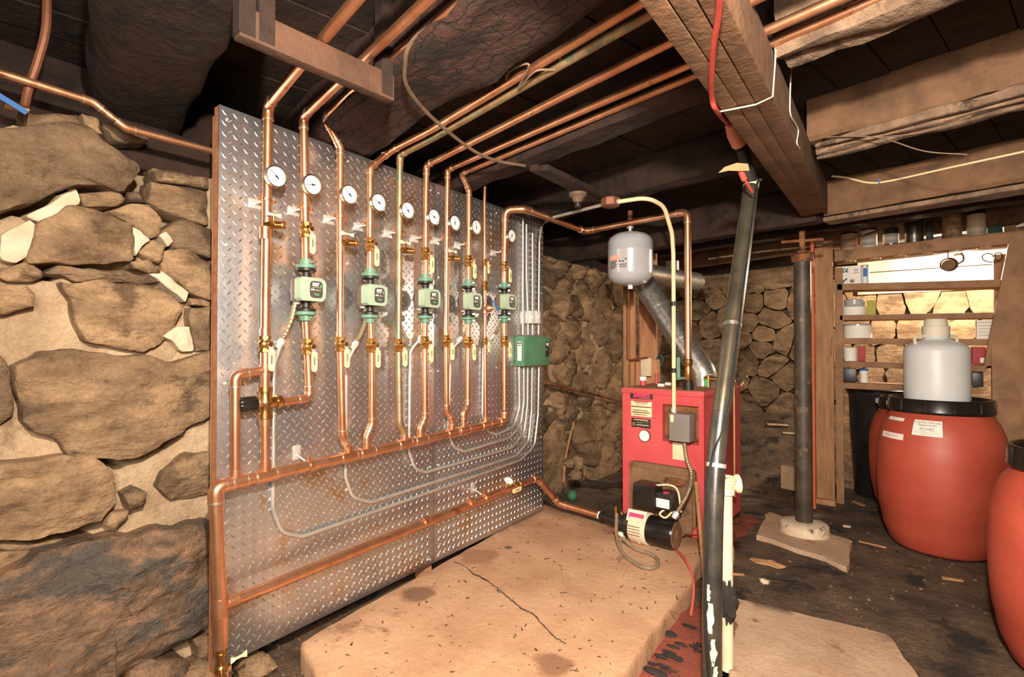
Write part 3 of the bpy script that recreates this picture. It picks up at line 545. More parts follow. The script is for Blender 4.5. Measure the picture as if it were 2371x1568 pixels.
# pump tail pieces below the pumps
TAIL = [([(709, 745), (712, 800), (717, 922), (655, 931)], .0172, 'first'), ([(858, 748), (861, 800), (861, 982), (849, 1012), (849, 1032)], .0165, 'second'), ([(985, 748), (984, 790), (984, 968), (973, 992), (973, 1008)], .0165, 'third'),
        ([(1085, 750), (1084, 790), (1083, 938), (1073, 958), (1073, 978)], .0165, 'fourth'), ([(1168, 748), (1168, 790), (1168, 950)], .0172, 'fifth')]
for pts, r, w in TAIL:
    piperun('pump_tailpiece', 'short copper pipe dropping from the %s green circulator counted from the plywood edge' % w, 'pipe', [P(x, y, D) for x, y in pts], r, 'copper', 'copper tailpieces under the pumps')
piperun('bypass_pipe', 'copper bypass loop beside the plywood edge, left of the black mixing knob', 'pipe', [P(612, 858, D), P(545, 868, D), P(545, 1108, D)], .0175, 'copper', br=.03)
mf = piperun('manifold', 'thick copper manifold pipe sloping across the tread plate with many tees', 'pipe', [P(1168, 952, D), P(1168, 975, D), P(500, 1128, D), P(500, 1175, D), P(510, 1400, D), P(512, 1500, D)], .0245, 'copper', br=.03)
for x, y in ((545, 1118), (614, 1102), (806, 1058), (849, 1048), (936, 1028), (973, 1020), (1046, 1003), (1073, 997), (1124, 985)):
    a = P(x, y, D); dd = (P(1168, 975, D) - P(500, 1128, D)).normalized()
    MB().cyl(a - dd * .04, a + dd * .04, .0275).cyl(a, a + EZ * .05, .0205).build('tee', 'copper', mf)
    for s_ in (-1, 1): MB().cyl(a + dd * .039 * s_, a + dd * .043 * s_, .0285).build('solder_joint', 'solder', mf)
MB().cyl(P(510, 1385, D), P(510, 1428, D), .0275).build('tee', 'copper_dull', mf)
q = P(512, 1480, D); MB().cyl(q, q - EZ * .05, .018).cyl(q - EZ * .05, q - EZ * .06, .021).cyl(q - EZ * .06, q - EZ * .10, .016).build('drain_nipple', 'brass', mf)
q = q - EZ * .10; MB().ball(q - EZ * .012 + EX * .0, .024).cyl(q - EZ * .012, q + Vector((.05, -.02, -.02)), .013).torus(q + Vector((.05, -.02, -.02)), (1, -.3, -.2), .013, .005).build('boiler_drain', 'brass', mf)
MB().prism([(-.03, .012), (-.01, .004), (.01, .004), (.03, .012), (.03, -.012), (.01, -.004), (-.01, -.004), (-.03, -.012)], q + Vector((.03, .05, .02)), EY, EZ, .006).build('drain_handle', 'ivory', mf)
# lower return line to the boiler
re_ = P(1242, 1107, D)
rr = piperun('return_pipe', 'long copper return pipe low on the tread plate running to the boiler', 'pipe', [P(516, 1402, D), re_, onX(1296, 1167, -1.93), onZ(1400, 1197, .115)], .0235, 'copper', br=.04)
a, b = onZ(1392, 1195, .115), onZ(1450, 1216, .115)
MB().cyl(a, b, .026).cyl(a, a + (b - a) * .12, .030).build('iron_nipple', 'black_cast', rr); MB().cyl(a - (b - a) * .10, a, .027).build('plastic_ring', 'white', rr)
dl = (re_ - P(516, 1402, D)).normalized()
for x, y in ((985, 1207), (538, 1393), (1090, 1163)): a = P(x, y, D); MB().cyl(a - dl * .02, a + dl * .02, .0262).build('coupling', 'copper_dull', rr)
# ---- prototypes, built at the origin (x out of the panel, y along it, z up) --------------------------------------
def place(proto, used, loc, label, ry=None):
    o = proto if not used else copy_tree(proto); o.location = loc; o['label'] = label; return o
def make_pump():
    t = thing('circulator_pump', 'pump', 'pump', group='green circulator pumps on the tread plate')
    for s in (1, -1):
        f = MB().lathe((0, 0, s * .098), (0, 0, s), [(.016, -.004), (.041, -.004), (.043, 0), (.043, .008), (.041, .011), (.024, .011), (.024, .034), (.022, .036), (.016, .036)], 22).build('flange', 'green_cast', t)
        for (bx, by) in ((.031, .006), (-.031, -.006)): MB().cyl((bx, by, s * .072), (bx, by, s * .122), .0045, n=8).cyl((bx, by, s * .072), (bx, by, s * .082), .009, n=6).cyl((bx, by, s * .108), (bx, by, s * .116), .009, n=6).build('bolt', 'steel_bright', f)
    v = MB().lathe((0, 0, -.094), (0, 0, 1), [(.040, 0), (.041, .012), (.022, .018), (.019, .04), (.019, .148), (.022, .170), (.041, .176), (.040, .188)], 20)
    v.lathe((-.052, 0, 0), (1, 0, 0), [(.03, 0), (.052, .008), (.052, .05), (.045, .056)], 20); v.build('volute', 'black_cast', t)
    MB().box((-.012, -.002, -.002), (.044, .108, .1), bev=.008).build('motor_housing', 'pump_brown', t)
    c = MB().prism([(-.062, -.04), (-.05, -.05), (.044, -.05), (.058, -.036), (.062, -.012), (.062, .03), (.052, .044), (.04, .05), (-.05, .05), (-.062, .04)], (.010, 0, 0), EY, EZ, .044).build('control_box', 'green_box', t)
    dp = chaikin([(-.030, -.026), (-.02, -.036), (.02, -.036), (.030, -.026), (.030, .026), (.02, .036), (-.02, .036), (-.030, .026)])
    dp = [(a + .012, b) for a, b in dp]
    MB().prism([(a * 1.0, b * 1.0) for a, b in dp], (.054, 0, .0), EY, EZ, .0035).build('dial_plate', 'dial_dark', c)
    text('007', .021, (.0578, .008, .020), EY, EZ, 'white', 'numerals', c, font_w=.0009); text('e', .018, (.0578, .0325, .017), EY, EZ, 'green_ink', 'letter', c, font_w=.0006)
    text('ECM', .0085, (.0578, -.006, -.002), EY, EZ, 'white', 'small_print', c, font_w=.0004)
    MB().box((.0578, .014, -.003), (.0006, .01, .0035)).box((.0578, .028, -.003), (.0006, .008, .002)).box((.0578, .012, .008), (.0006, .05, .0008)).build('print_line', 'paper_cream', c)
    text('Taco', .0125, (.0578, .012, -.021), EY, EZ, 'green_ink', 'logo', c, font_w=.0005)
    MB().cyl((-.016, -.032, -.062), (-.016, -.032, -.046), .012, n=12).torus((-.016, -.032, -.056), EZ, .013, .004, 12, 6).build('cable_connector', 'zinc', t)
    return t
PUMPS = [(709, 672), (857, 685), (985, 692), (1085, 699), (1168, 700)]
pp = make_pump()
for i, (x, y) in enumerate(PUMPS): place(pp, i > 0, P(x, y, D), 'green circulator pump, %s counted from the plywood edge, on the %s riser' % (ordinal(i), ordinal((1, 3, 5, 7, 9)[i])))
def make_valve(s=1.0, name='ball_valve'):
    t = thing(name, 'v', 'valve', group='brass ball valves with yellow levers')
    MB().lathe((0, 0, -.034 * s), EZ, [(.0205 * s, 0), (.0245 * s, .002), (.0245 * s, .014 * s), (.020 * s, .017 * s), (.0255 * s, .026 * s), (.0265 * s, .036 * s), (.0245 * s, .044 * s), (.020 * s, .05 * s), (.0245 * s, .053 * s), (.0245 * s, .066 * s), (.0205 * s, .068 * s)], 8).build('body', 'brass', t)
    st = MB().cyl((0, 0, 0), (.044 * s, .0, 0), .009 * s, n=10).cyl((.036 * s, 0, 0), (.046 * s, 0, 0), .011 * s, n=6).build('stem', 'brass', t)
    lv = MB().bar((.040 * s, 0, .008 * s), (.044 * s, .004, -.035 * s), .017 * s, .003, EX).build('lever', 'zinc', t)
    pts = [(-.011, .008), (.011, .008), (.0125, 0), (.0125, -.062), (.010, -.072), (0, -.077), (-.010, -.072), (-.0125, -.062), (-.0125, 0)]
    gr = MB().prism([(a * s, b * s) for a, b in pts], (.041 * s, .004, -.032 * s), EY, EZ, .007 * s).build('grip', 'yellow', lv)
    mk = MB().box((.0487 * s, .002, -.062 * s), (.0006, .004 * s, .034 * s)).box((.0487 * s, .009 * s, -.062 * s), (.0006, .0015 * s, .03 * s)).box((.0487 * s, .004, -.04 * s), (.0006, .009 * s, .0012)).build('grip_print', 'ink', lv)
    return t
vp = make_valve()
VALVES = [((613, 797), 'lower valve on the first riser, above the mixing valve'), ((708, 533), 'upper valve on the second riser, over the first pump'), ((712, 803), 'lower valve under the first pump'), ((788, 797), 'lower valve on the third riser'), ((857, 567), 'upper valve on the fourth riser, over the second pump'),
          ((860, 800), 'lower valve under the second pump'), ((923, 800), 'lower valve on the fifth tarnished riser'), ((986, 588), 'upper valve on the sixth riser, over the third pump'), ((984, 793), 'lower valve under the third pump'), ((1033, 790), 'lower valve on the seventh riser'),
          ((1085, 605), 'upper valve on the eighth riser, over the fourth pump'), ((1084, 793), 'lower valve under the fourth pump'), ((1168, 618), 'upper valve on the tenth riser, over the fifth pump'), ((1168, 790), 'lower valve beside the green relay box')]
for i, ((x, y), w) in enumerate(VALVES): place(vp, i > 0, P(x, y, D), 'brass ball valve with yellow lever, ' + w)
vs_ = make_valve(.66)
for i, ((x, y), w) in enumerate((((1122, 608), 'upper small valve on the thin ninth riser'), ((1123, 790), 'lower small valve on the thin ninth riser'))): place(vs_, i > 0, P(x, y, D), 'small brass ball valve with yellow lever, ' + w)
def make_gauge(r=.043, ang=35):
    t = thing('temperature_gauge', 'g', 'gauge', group='round dial gauges on the risers')
    MB().cyl((0, 0, 0), (.04, .006, 0), .009, n=10).build('stem', 'brass', t)
    MB().lathe((.032, .008, 0), EX, [(r * .9, 0), (r, .003), (r, .018), (r * 1.03, .019), (r * 1.03, .024), (r * .94, .025), (r * .93, .021)], 30, cap=False).lathe((.032, .008, 0), EX, [(.001, 0), (r * .9, 0)], 30, cap=False).build('case', 'rim', t)
    fc = MB().lathe((.052, .008, 0), EX, [(r * .95, -.001), (r * .95, .001)], 30).build('face', 'gauge_face', t)
    MB().lathe((.0535, .008, 0), EX, [(r * .90, 0), (r * .955, .0006)], 30, cap=False).build('bezel_ring', 'ink', fc)
    tk = MB()
    for k in range(28):
        a = math.radians(-225 + k * 10); dv = EY * math.cos(a) * -1 + EZ * math.sin(a) * -1; tk.bar(Vector((.0533, .008, 0)) + dv * r * (.78 if k % 3 else .70), Vector((.0533, .008, 0)) + dv * r * .88, .0007, .0004, EX)
    tk.build('scale_marks', 'grey_ink', fc); return t
def needle(t, ang, r=.043):
    a = math.radians(ang); dv = EY * math.cos(a) + EZ * math.sin(a); c = Vector((.0545, .008, 0)); t0 = OFF[t.name]; OFF[t.name] = Vector()
    MB().bar(c - dv * r * .28, c + dv * r * .8, .002, .0008, EX).lathe(c, EX, [(.005, 0), (.005, .001)], 10).bar(c - dv * r * .32, c - dv * r * .05, .005, .0009, EX).build('needle', 'ink', t); OFF[t.name] = t0
gp = make_gauge()
G = [((619, 413), 140), ((703, 432), 190), ((789, 454), 140), ((857, 472), 160), ((925, 490), 140), ((986, 505), 155), ((1035, 518), 88), ((1085, 528), 105), ((1168, 548), 235)]
gs = []
for i, ((x, y), a) in enumerate(G): gs.append((place(gp, i > 0, P(x, y, D), 'round white dial gauge on the ' + RW(i if i < 8 else 9)), a))
for g, a in gs: needle(g, a)
def make_clamp():
    t = thing('pipe_clamp', 'c', 'clamp', group='bell hanger clamps on galvanized plates')
    MB().box((-D + .003, 0, -.002), (.005, .052, .04), bev=.0015).build('mounting_plate', 'zinc', t)
    MB().cyl((-D, 0, 0), (-.015, 0, 0), .006, n=8).cyl((-D + .004, .016, 0), (-D + .009, .016, 0), .007, n=8).cyl((-D + .004, -.016, 0), (-D + .009, -.016, 0), .007, n=8).build('rod', 'zinc', t)
    MB().lathe((0, 0, -.006), EZ, [(.0185, 0), (.0215, 0), (.0215, .012), (.0185, .012)], 18).box((0, .03, 0), (.01, .022, .011), bev=.002).box((0, -.03, 0), (.01, .022, .011), bev=.002).cyl((-.008, .032, 0), (.012, .032, 0), .004, n=8).cyl((-.008, -.032, 0), (.012, -.032, 0), .004, n=8).build('ring', 'copper', t)
    return t
cp = make_clamp()
for i, ((x, y), k) in enumerate((((617, 463), 0), ((706, 481), 1), ((788, 502), 2), ((857, 519), 3), ((925, 536), 4), ((986, 548), 5), ((1035, 553), 6), ((1085, 564), 7), ((1168, 582), 9))):
    place(cp, i > 0, P(x, y, D), 'pipe clamp on a galvanized plate holding the ' + RW(k))
def big_clamp(x, y, d, r, label):
    t = thing('manifold_clamp', label, 'clamp', P(x, y, D), 'ring clamps on the big pipes'); c = P(x, y, D); dv = Vector(d).normalized()
    MB().box((PX + .003, c.y - .004, c.z + .05), (.006, .036, .062), bev=.002).build('mounting_plate', 'zinc', t); MB().cyl((PX, c.y, c.z + .04), (c.x, c.y, c.z + .012), .0065, n=8).build('rod', 'steel_bright', t)
    MB().lathe(c - dv * .007, dv, [(r, 0), (r + .0035, 0), (r + .0035, .014), (r, .014)], 20).box(c + EZ * (r + .01), (.01, .011, .02), bev=.002).box(c - EZ * (r + .01), (.01, .011, .02), bev=.002).build('ring', 'copper', t)
big_clamp(716, 1080, P(1168, 975, D) - P(500, 1128, D), .0255, 'bell hanger clamp with upright plate on the thick manifold pipe'); big_clamp(1122, 1153, dl, .0245, 'bell hanger clamp on the low return pipe near its valve')
def make_drain():
    t = thing('drain_cock', 'd', 'valve', group='brass drain cocks on the return risers')
    e = Vector((.86, .5, -.06)).normalized()
    MB().cyl((0, 0, 0), e * .04, .014, n=12).cyl(e * .028, e * .05, .018, n=6).build('body', 'brass', t)
    sp = MB()
    for k in range(4): sp.cyl(e * (.05 + k * .006), e * (.053 + k * .006), .0155, n=14)
    sp.cyl(e * .05, e * .08, .0125, n=12).build('spout', 'brass', t); MB().torus(e * .08, e, .0135, .004, 16, 6).build('spout_lip', 'brass', t)
    MB().cyl(e * .035, e * .035 + EZ * .04, .005, n=8).build('stem', 'brass', t)
    MB().prism([(-.032, .011), (-.012, .005), (.012, .005), (.032, .011), (.032, -.009), (.012, -.004), (-.012, -.004), (-.032, -.009)], e * .035 + EZ * .04 - EX * .003, EY, EZ, .006).build('butterfly_handle', 'ivory', t)
    return t
dp_ = make_drain()
for i, ((x, y), k) in enumerate((((614, 520), 0), ((788, 562), 2), ((924, 580), 4), ((1034, 598), 6))): place(dp_, i > 0, P(x, y, D), 'brass drain cock with cream butterfly handle on the ' + RW(k))
# mixing valve
c = P(614, 932, D); mv = thing('mixing_valve', 'brass mixing valve with a black ribbed knob below the first riser', 'valve', c - EZ * .06)
MB().lathe(c - EZ * .066, EZ, [(.022, 0), (.029, .002), (.029, .022), (.023, .024), (.022, .05), (.026, .06), (.026, .072), (.022, .082), (.023, .108), (.029, .11), (.029, .13), (.022, .132)], 16).build('body', 'brass', mv)
MB().lathe(c, EY, [(.022, 0), (.021, .045), (.026, .046), (.026, .066), (.02, .068)], 12).build('outlet', 'brass', mv); MB().lathe(c, -EY, [(.02, 0), (.02, .03), (.024, .032), (.022, .04)], 12).build('neck', 'copper_dull', mv)
kb = MB(); ring = [.028 + (.0016 if k % 2 else -.001) for k in range(32)]
kb.rings([[c - EY * h + (EX * math.cos(2 * math.pi * k / 32) + EZ * math.sin(2 * math.pi * k / 32)) * ring[k] * s for k in range(32)] for h, s in ((.038, .9), (.044, 1), (.098, .96), (.106, .8))]); kb.build('knob', 'black_gloss', mv)
# pressure regulator with blue lever on the thin riser
c = P(1123, 715, D); rg = thing('pressure_regulator', 'small copper coloured regulator with a blue lever on the thin ninth riser', 'valve', c - EZ * .04)
MB().lathe(c - EZ * .035, EZ, [(.012, 0), (.018, .004), (.018, .06), (.012, .065)], 12).lathe(c, (1, .35, .1), [(.02, 0), (.026, .02), (.026, .03), (.012, .05), (.008, .06)], 16).build('body', 'copper_dull', rg)
MB().bar(c + Vector((.06, .03, .02)), c + Vector((.068, .055, -.012)), .016, .005, EX).bar(c + Vector((.06, .03, .02)), c + Vector((.06, .02, .045)), .016, .005, EX).build('lever', 'blue', rg)
c = P(1123, 662, D); solo('union_coupling', MB().lathe(c - EZ * .03, EZ, [(.013, 0), (.020, .003), (.021, .022), (.017, .026), (.017, .034), (.021, .037), (.021, .056), (.013, .06)], 8), 'brass', 'brass union on the thin ninth riser above its regulator', 'fitting')
# return line valve and dial gauge
c = P(1197, 1125, D); rv = make_valve(1.1, 'return_valve'); rv.location = c
rv['label'] = 'brass ball valve with a cream lever on the low return pipe'; q_ = dl.to_track_quat('Z', 'X').to_euler(); rv.rotation_euler = (-math.atan2(dl.y, dl.z), 0, 0)
c = P(1172, 1128, D); rg2 = thing('return_gauge', 'small round dial gauge tipped upward on the low return pipe', 'gauge', c); nrm = Vector((.55, -.2, .8)).normalized(); c2 = c + EZ * .035 + EX * .015
MB().cyl(c, c2, .006, n=8).build('stem', 'brass', rg2); MB().lathe(c2, nrm, [(.03, -.004), (.034, 0), (.034, .014), (.031, .015), (.031, .012)], 24, cap=False).lathe(c2, nrm, [(.002, -.004), (.03, -.004)], 24, cap=False).build('case', 'rim', rg2)
fg = MB().lathe(c2 + nrm * .010, nrm, [(.031, 0), (.031, .001)], 24).build('face', 'gauge_face', rg2); u_, w_ = orth(nrm); MB().bar(c2 + nrm * .0118 - u_ * .02, c2 + nrm * .0118 + u_ * .008, .002, .0006, nrm).build('needle', 'ink', fg)
# ---- flexible armoured whips from the pumps
def flex(pts, r, label, group):
    s = spline(pts, 14); out = [s[0]]
    for a, b in zip(s, s[1:]):
        k = max(1, int((b - a).length / .0028))
        out += [a.lerp(b, (j + 1) / k) for j in range(k)]
    root = thing('flexible_conduit', label, 'conduit', min(pts, key=lambda p: p.z), group); MB().path(out, [r * (1.06 if (i // 2) % 2 else .86) for i in range(len(out))], 8).build('armour', 'hose_metal', root); a = (s[-1] - s[-3]).normalized()
    MB().cyl(s[-1] - a * .012, s[-1] + a * .03, r * 1.35, n=8).cyl(s[-1] + a * .0, s[-1] + a * .012, r * 1.7, n=6).build('end_connector', 'zinc', root); return root
FX = [[(683, 703), (676, 735), (662, 770), (652, 790)], [(848, 712), (846, 745), (835, 775), (824, 795)], [(978, 718), (983, 745), (980, 765), (974, 782)], [(1083, 722), (1086, 745), (1078, 770), (1066, 785)], [(1175, 722), (1170, 738), (1155, 762), (1142, 778)]]
for i, pts in enumerate(FX):
    q = [P(x, y, d) for (x, y), d in zip(pts, (.075, .075, .06, .045))]; flex(q, .0105, 'ribbed flexible conduit hanging from the %s pump counted from the plywood edge' % ordinal(i), 'flexible whips under the pumps')
# ---- rigid conduits sweeping to the relay box
CN = [[(1142, 780), (1120, 800), (1117, 960), (1128, 998), (1150, 1007), (1190, 988), (1203, 945), (1202, 850)], [(1066, 787), (1044, 812), (1038, 1000), (1050, 1036), (1075, 1046), (1180, 1014), (1206, 985), (1213, 930), (1213, 850)],
      [(974, 784), (950, 812), (947, 1045), (960, 1085), (985, 1094), (1185, 1037), (1214, 1002), (1221, 940), (1222, 850)], [(824, 797), (802, 845), (800, 1105), (816, 1152), (860, 1163), (1195, 1056), (1224, 1022), (1231, 950), (1232, 850)],
      [(652, 792), (634, 850), (632, 1180), (652, 1233), (700, 1243), (1205, 1066), (1238, 1032), (1246, 960), (1248, 850)]]
for i, pts in enumerate(CN):
    dd = [.045] + [.014] * (len(pts) - 1); full, arcs = fillet([P(x, y, d) for (x, y), d in zip(pts, dd)], .09, 8)
    o = solo('electrical_conduit', MB().path(full, .0088, 10), 'emt', 'bent grey steel conduit from the %s pump whip to the relay box' % ordinal(i), 'conduit', 'steel conduits sweeping to the relay box')
b0, b1 = P(1188, 810, .0).y + .02, P(1272, 810, .078).y; zt, zb = P(1208, 778, .078).z, P(1208, 849, .078).z
gb = thing('relay_box', 'flat green zone relay box at the far edge of the tread plate', 'control box', (PX, b0, zb))
MB().box((PX + .040, (b0 + b1) / 2, (zt + zb) / 2), (.078, b1 - b0, zt - zb), bev=.005).build('case', 'green_panel', gb)
MB().box((PX + .0795, (b0 + b1) / 2, (zt + zb) / 2), (.003, b1 - b0 - .006, zt - zb - .006), bev=.001).build('cover', 'green_panel', gb)
MB().box((PX + .042, b0 - .0006, (zt + zb) / 2), (.035, .001, .135)).build('side_label', 'paper', gb); MB().box((PX + .042, b0 - .0012, zt - .05), (.035, .001, .008)).box((PX + .042, b0 - .0012, zt - .066), (.03, .001, .006)).build('side_print', 'ink', gb)
fl_ = MB().box((PX + .0816, b1 - .035, (zt + zb) / 2 + .012), (.001, .05, .11)).build('front_label', 'label_black', gb)
MB().box((PX + .0824, b1 - .036, (zt + zb) / 2 + .05), (.001, .03, .018)).box((PX + .0824, b1 - .026, (zt + zb) / 2 + .034), (.001, .008, .006)).box((PX + .0824, b1 - .05, (zt + zb) / 2 + .015), (.001, .007, .004)).box((PX + .0824, b1 - .05, (zt + zb) / 2 + .006), (.001, .007, .004)).build('label_print', 'white', gb)
for i, pts in enumerate([[(1211, 505), (1211, 775)], [(1219, 520), (1219, 640), (1222, 720), (1223, 775)], [(1233, 540), (1233, 775)], [(1272, 508), (1254, 522), (1249, 560), (1247, 775)]]):
    full, _ = fillet([P(x, y, .016) for x, y in pts], .08, 6); solo('upper_conduit', MB().path(full, .0085, 10), 'emt', ['straight steel conduit above the relay box beside the tenth riser', 'second steel conduit above the relay box, kinked near the bottom', 'steel conduit entering the first white switch box', 'steel conduit curling over at the top beside the stone wall'][i], 'conduit', 'conduits above the relay box')
for i, (x0, x1) in enumerate(((1226, 1237), (1239, 1251))):
    a, b = P(x0, 719, .05), P(x1, 750, .05); t = thing('switch_box', 'small white switch box above the relay box, ' + ('nearer the pumps' if i == 0 else 'nearer the panel edge'), 'switch', (PX, a.y, b.z), 'white switch boxes')
    MB().box((PX + .025, (a.y + b.y) / 2, (a.z + b.z) / 2), (.05, abs(b.y - a.y) - .004, a.z - b.z), bev=.003).build('box', 'zinc', t); MB().box((PX + .052, (a.y + b.y) / 2, (a.z + b.z) / 2), (.003, abs(b.y - a.y) - .006, a.z - b.z - .006), bev=.001).build('cover_plate', 'white', t)
    MB().box((PX + .056, (a.y + b.y) / 2, (a.z + b.z) / 2), (.008, .01, .02), bev=.002).build('toggle', 'paper', t)
# ================================================================ BOILER CORNER
BA = math.radians(4); BU = Vector((math.cos(BA), -math.sin(BA), 0)); BWv = Vector((math.sin(BA), math.cos(BA), 0))
FR = onZ(1631, 1258, SLAB); BW_, BD_, BT = .575, .82, 1.0; BO = FR - BU * BW_; BO.z = SLAB
def B(px, py, off=0.0):
    d = ray(px, py); return CAM + d * ((BO - BWv * off - CAM).dot(BWv) / d.dot(BWv))
def bloc(a, b, z): return BO + BU * a + BWv * b + EZ * (z - SLAB)
BR = Matrix((BU, BWv, EZ)).transposed()
bl = thing('boiler', 'red sheet metal boiler standing at the back of the concrete slab', 'boiler', BO + BU * BW_ / 2 + BWv * BD_ / 2)
MB().box(bloc(BW_ / 2, BD_ / 2 + .02, (BT + SLAB) / 2 - .005), (BW_ - .01, BD_ - .04, BT - SLAB - .02), BR).build('casing', 'boiler_red', bl)
h0, h1 = B(1534, 936), B(1618, 1024); ha, hb = (h0 - BO).dot(BU), (h1 - BO).dot(BU); hz1, hz0 = h0.z, B(1576, 1022).z - .012
fp = MB()
for a0, a1, z0, z1 in ((0, ha, SLAB + .04, BT - .038), (hb, BW_, SLAB + .04, BT - .038), (ha, hb, hz1, BT - .038), (ha, hb, SLAB + .04, hz0)): fp.box(bloc((a0 + a1) / 2, .018, (z0 + z1) / 2), (a1 - a0, .036, z1 - z0), BR)
fp.build('front_jacket', 'boiler_red', bl); MB().box(bloc(BW_ / 2, BD_ / 2 - .002, BT - .019), (BW_ + .008, BD_ + .008, .036), BR, .005).build('lid_rim', 'boiler_red', bl)
MB().box(bloc(BW_ / 2, BD_ / 2, BT - .001), (BW_ - .01, BD_ - .02, .006), BR).build('top_sheet', 'boiler_top', bl)
MB().box(bloc((ha + hb) / 2, .034, (hz0 + hz1) / 2), (hb - ha - .008, .02, hz1 - hz0 - .016), BR, .006).build('cover_plate', 'rust', bl)
for a, z in ((ha + .03, hz0 + .035), (hb - .03, hz0 + .03), (hb - .03, hz1 - .035)): MB().cyl(bloc(a, .03, z), bloc(a, .005, z), .013, n=8).build('bolt', 'rust', bl)
def plate(px0, py0, px1, py1, m, name, parent, off=.003, t=.003):
    a, b = B(px0, py0, off), B(px1, py1, off); ua, ub = (a - BO).dot(BU), (b - BO).dot(BU); return MB().box(bloc((ua + ub) / 2, -off + t / 2, (a.z + b.z) / 2), (ub - ua, t, abs(a.z - b.z)), BR, .0008).build(name, m, parent)
sm = plate(1459, 907, 1511, 926, 'label_black', 'name_plate', bl); text('Smith', .054, B(1485, 915, .0045), BU, EZ, 'smith_red', 'lettering', sm, font_w=.0022)
plate(1480, 922.5, 1507, 924, 'paper_cream', 'small_print', sm, .0048, .001)
rl_ = plate(1461, 928, 1509, 967, 'paper_cream', 'rating_label', bl)
for k, (y0, a, b) in enumerate(((930, 1468, 1502), (933, 1470, 1500), (937, 1474, 1496), (942, 1461.5, 1508.5), (950, 1466, 1500), (955, 1464, 1505), (960, 1468, 1498))): plate(a, y0, b, y0 + .9, 'rust_iron', 'print_line', rl_, .0045, .001)
dl_ = plate(1462, 967.5, 1506, 993, 'label_black', 'data_plate', bl)
for k, (y0, a, b) in enumerate(((972, 1468, 1500), (978, 1474, 1488), (978, 1490, 1502), (984, 1473, 1502), (989, 1473, 1483))): plate(a, y0, b, y0 + 1.5, 'paper_cream', 'print_line', dl_, .0045, .001)
c = B(1467, 982, .0045); MB().torus(c, BWv, .009, .0012, 16, 5).build('emblem', 'paper_cream', dl_)
c = B(1493, 1009, .01); g = MB().lathe(c + BWv * .012, -BWv, [(.034, 0), (.041, .004), (.041, .022), (.038, .024), (.037, .02)], 26, cap=False).build('gauge', 'rust_iron', bl)
MB().lathe(c, -BWv, [(.038, .005), (.038, .007)], 26).build('gauge_face', 'gauge_face', g); MB().bar(c - BWv * .0075 + BU * -.018 + EZ * -.008, c - BWv * .0075, .0016, .0006, BWv).bar(c - BWv * .0075, c - BWv * .0075 + EZ * .018 + BU * .006, .0016, .0006, BWv).build('gauge_needles', 'ink', g)
tpz = plate(1557, 1024, 1590, 1068, 'paper_cream', 'tape_strip', bl, .002, .001)
# burner door
da, db, dz0, dz1 = (B(1458, 1064, .03) - BO).dot(BU), (B(1611, 1090, .03) - BO).dot(BU), SLAB + .015, B(1458, 1066, .03).z
dr = MB().prism(chaikin([(da, dz0 - SLAB), (db, dz0 - SLAB), (db, dz1 - SLAB - .02), (db - .03, dz1 - SLAB), (da + .02, dz1 - SLAB), (da, dz1 - SLAB - .02)]), BO + BWv * .001, BU, EZ, .035).build('burner_door', 'rust_iron', bl)
MB().prism([(da + .02, .05), (db - .02, .05), (db - .02, dz1 - SLAB - .05), (da + .02, dz1 - SLAB - .03)], BO - BWv * .034, BU, EZ, .012).build('door_rib', 'rust_iron', dr)
c = B(1561, 1115, .05); MB().rings([[c - BWv * h + BU * math.cos(t) * .082 * s + EZ * math.sin(t) * .026 * s for t in [2 * math.pi * i / 24 for i in range(24)]] for h, s in ((-.01, 1), (.008, 1), (.012, .9), (.012, .4), (.016, .3))]).build('inspection_cover', 'rust', dr)
for p in ((1462, 1073), (1601, 1101)): q = B(p[0], p[1], .035); MB().cyl(q + BWv * .01, q - BWv * .02, .012, n=8).build('door_bolt', 'rust', dr)
# aquastat box, its conduit and whip
a, b = B(1549, 957, .115), B(1597, 1026, .115); ua, ub = (a - BO).dot(BU), (b - BO).dot(BU)
aq = thing('aquastat', 'grey metal control box mounted over the rusty cover of the boiler', 'control box', bloc((ua + ub) / 2, -.06, b.z)); MB().box(bloc((ua + ub) / 2, -.055, (a.z + b.z) / 2), (ub - ua, .125, a.z - b.z), BR, .006).build('cover', 'grey_box', aq)
q = B(1556, 969, .119); MB().box(q, (.022, .001, .045), BR).build('sticker', 'paper_cream', aq); MB().cyl(bloc((ua + ub) / 2 - .06, -.05, a.z), bloc((ua + ub) / 2 - .06, -.05, a.z + .03), .02, n=12).build('connector', 'zinc', aq)
cb = bloc((ua + ub) / 2 - .06, -.05, a.z + .01); jb_ = onZ(1413, 470, 2.2)
pts = [cb, Vector((cb.x, cb.y, 1.9)), B(1556, 540, .12), onZ(1538, 478, 2.17), onZ(1500, 457, 2.2), jb_]
full, _ = fillet(pts, .16, 8); full = spline([full[0], full[0].lerp(full[1], .5)] + full[1:], 3)
cdn = thing('boiler_conduit', 'cream painted conduit arching past the tank down to the grey boiler control', 'conduit', cb); MB().path(full, .0135, 10).build('tube', 'cable_cream', cdn)
for z in (1.12, 1.56, 1.98): MB().cyl((cb.x, cb.y, z), (cb.x, cb.y, z + .03), .0155, n=10).build('tape_band', 'black_plastic', cdn)
flex([B(1585, 1026, .06), B(1590, 1062, .06), B(1601, 1100, .10), B(1594, 1140, .2), B(1566, 1190, .26)], .013, 'cream ribbed whip looping from the grey control box to the burner', None)
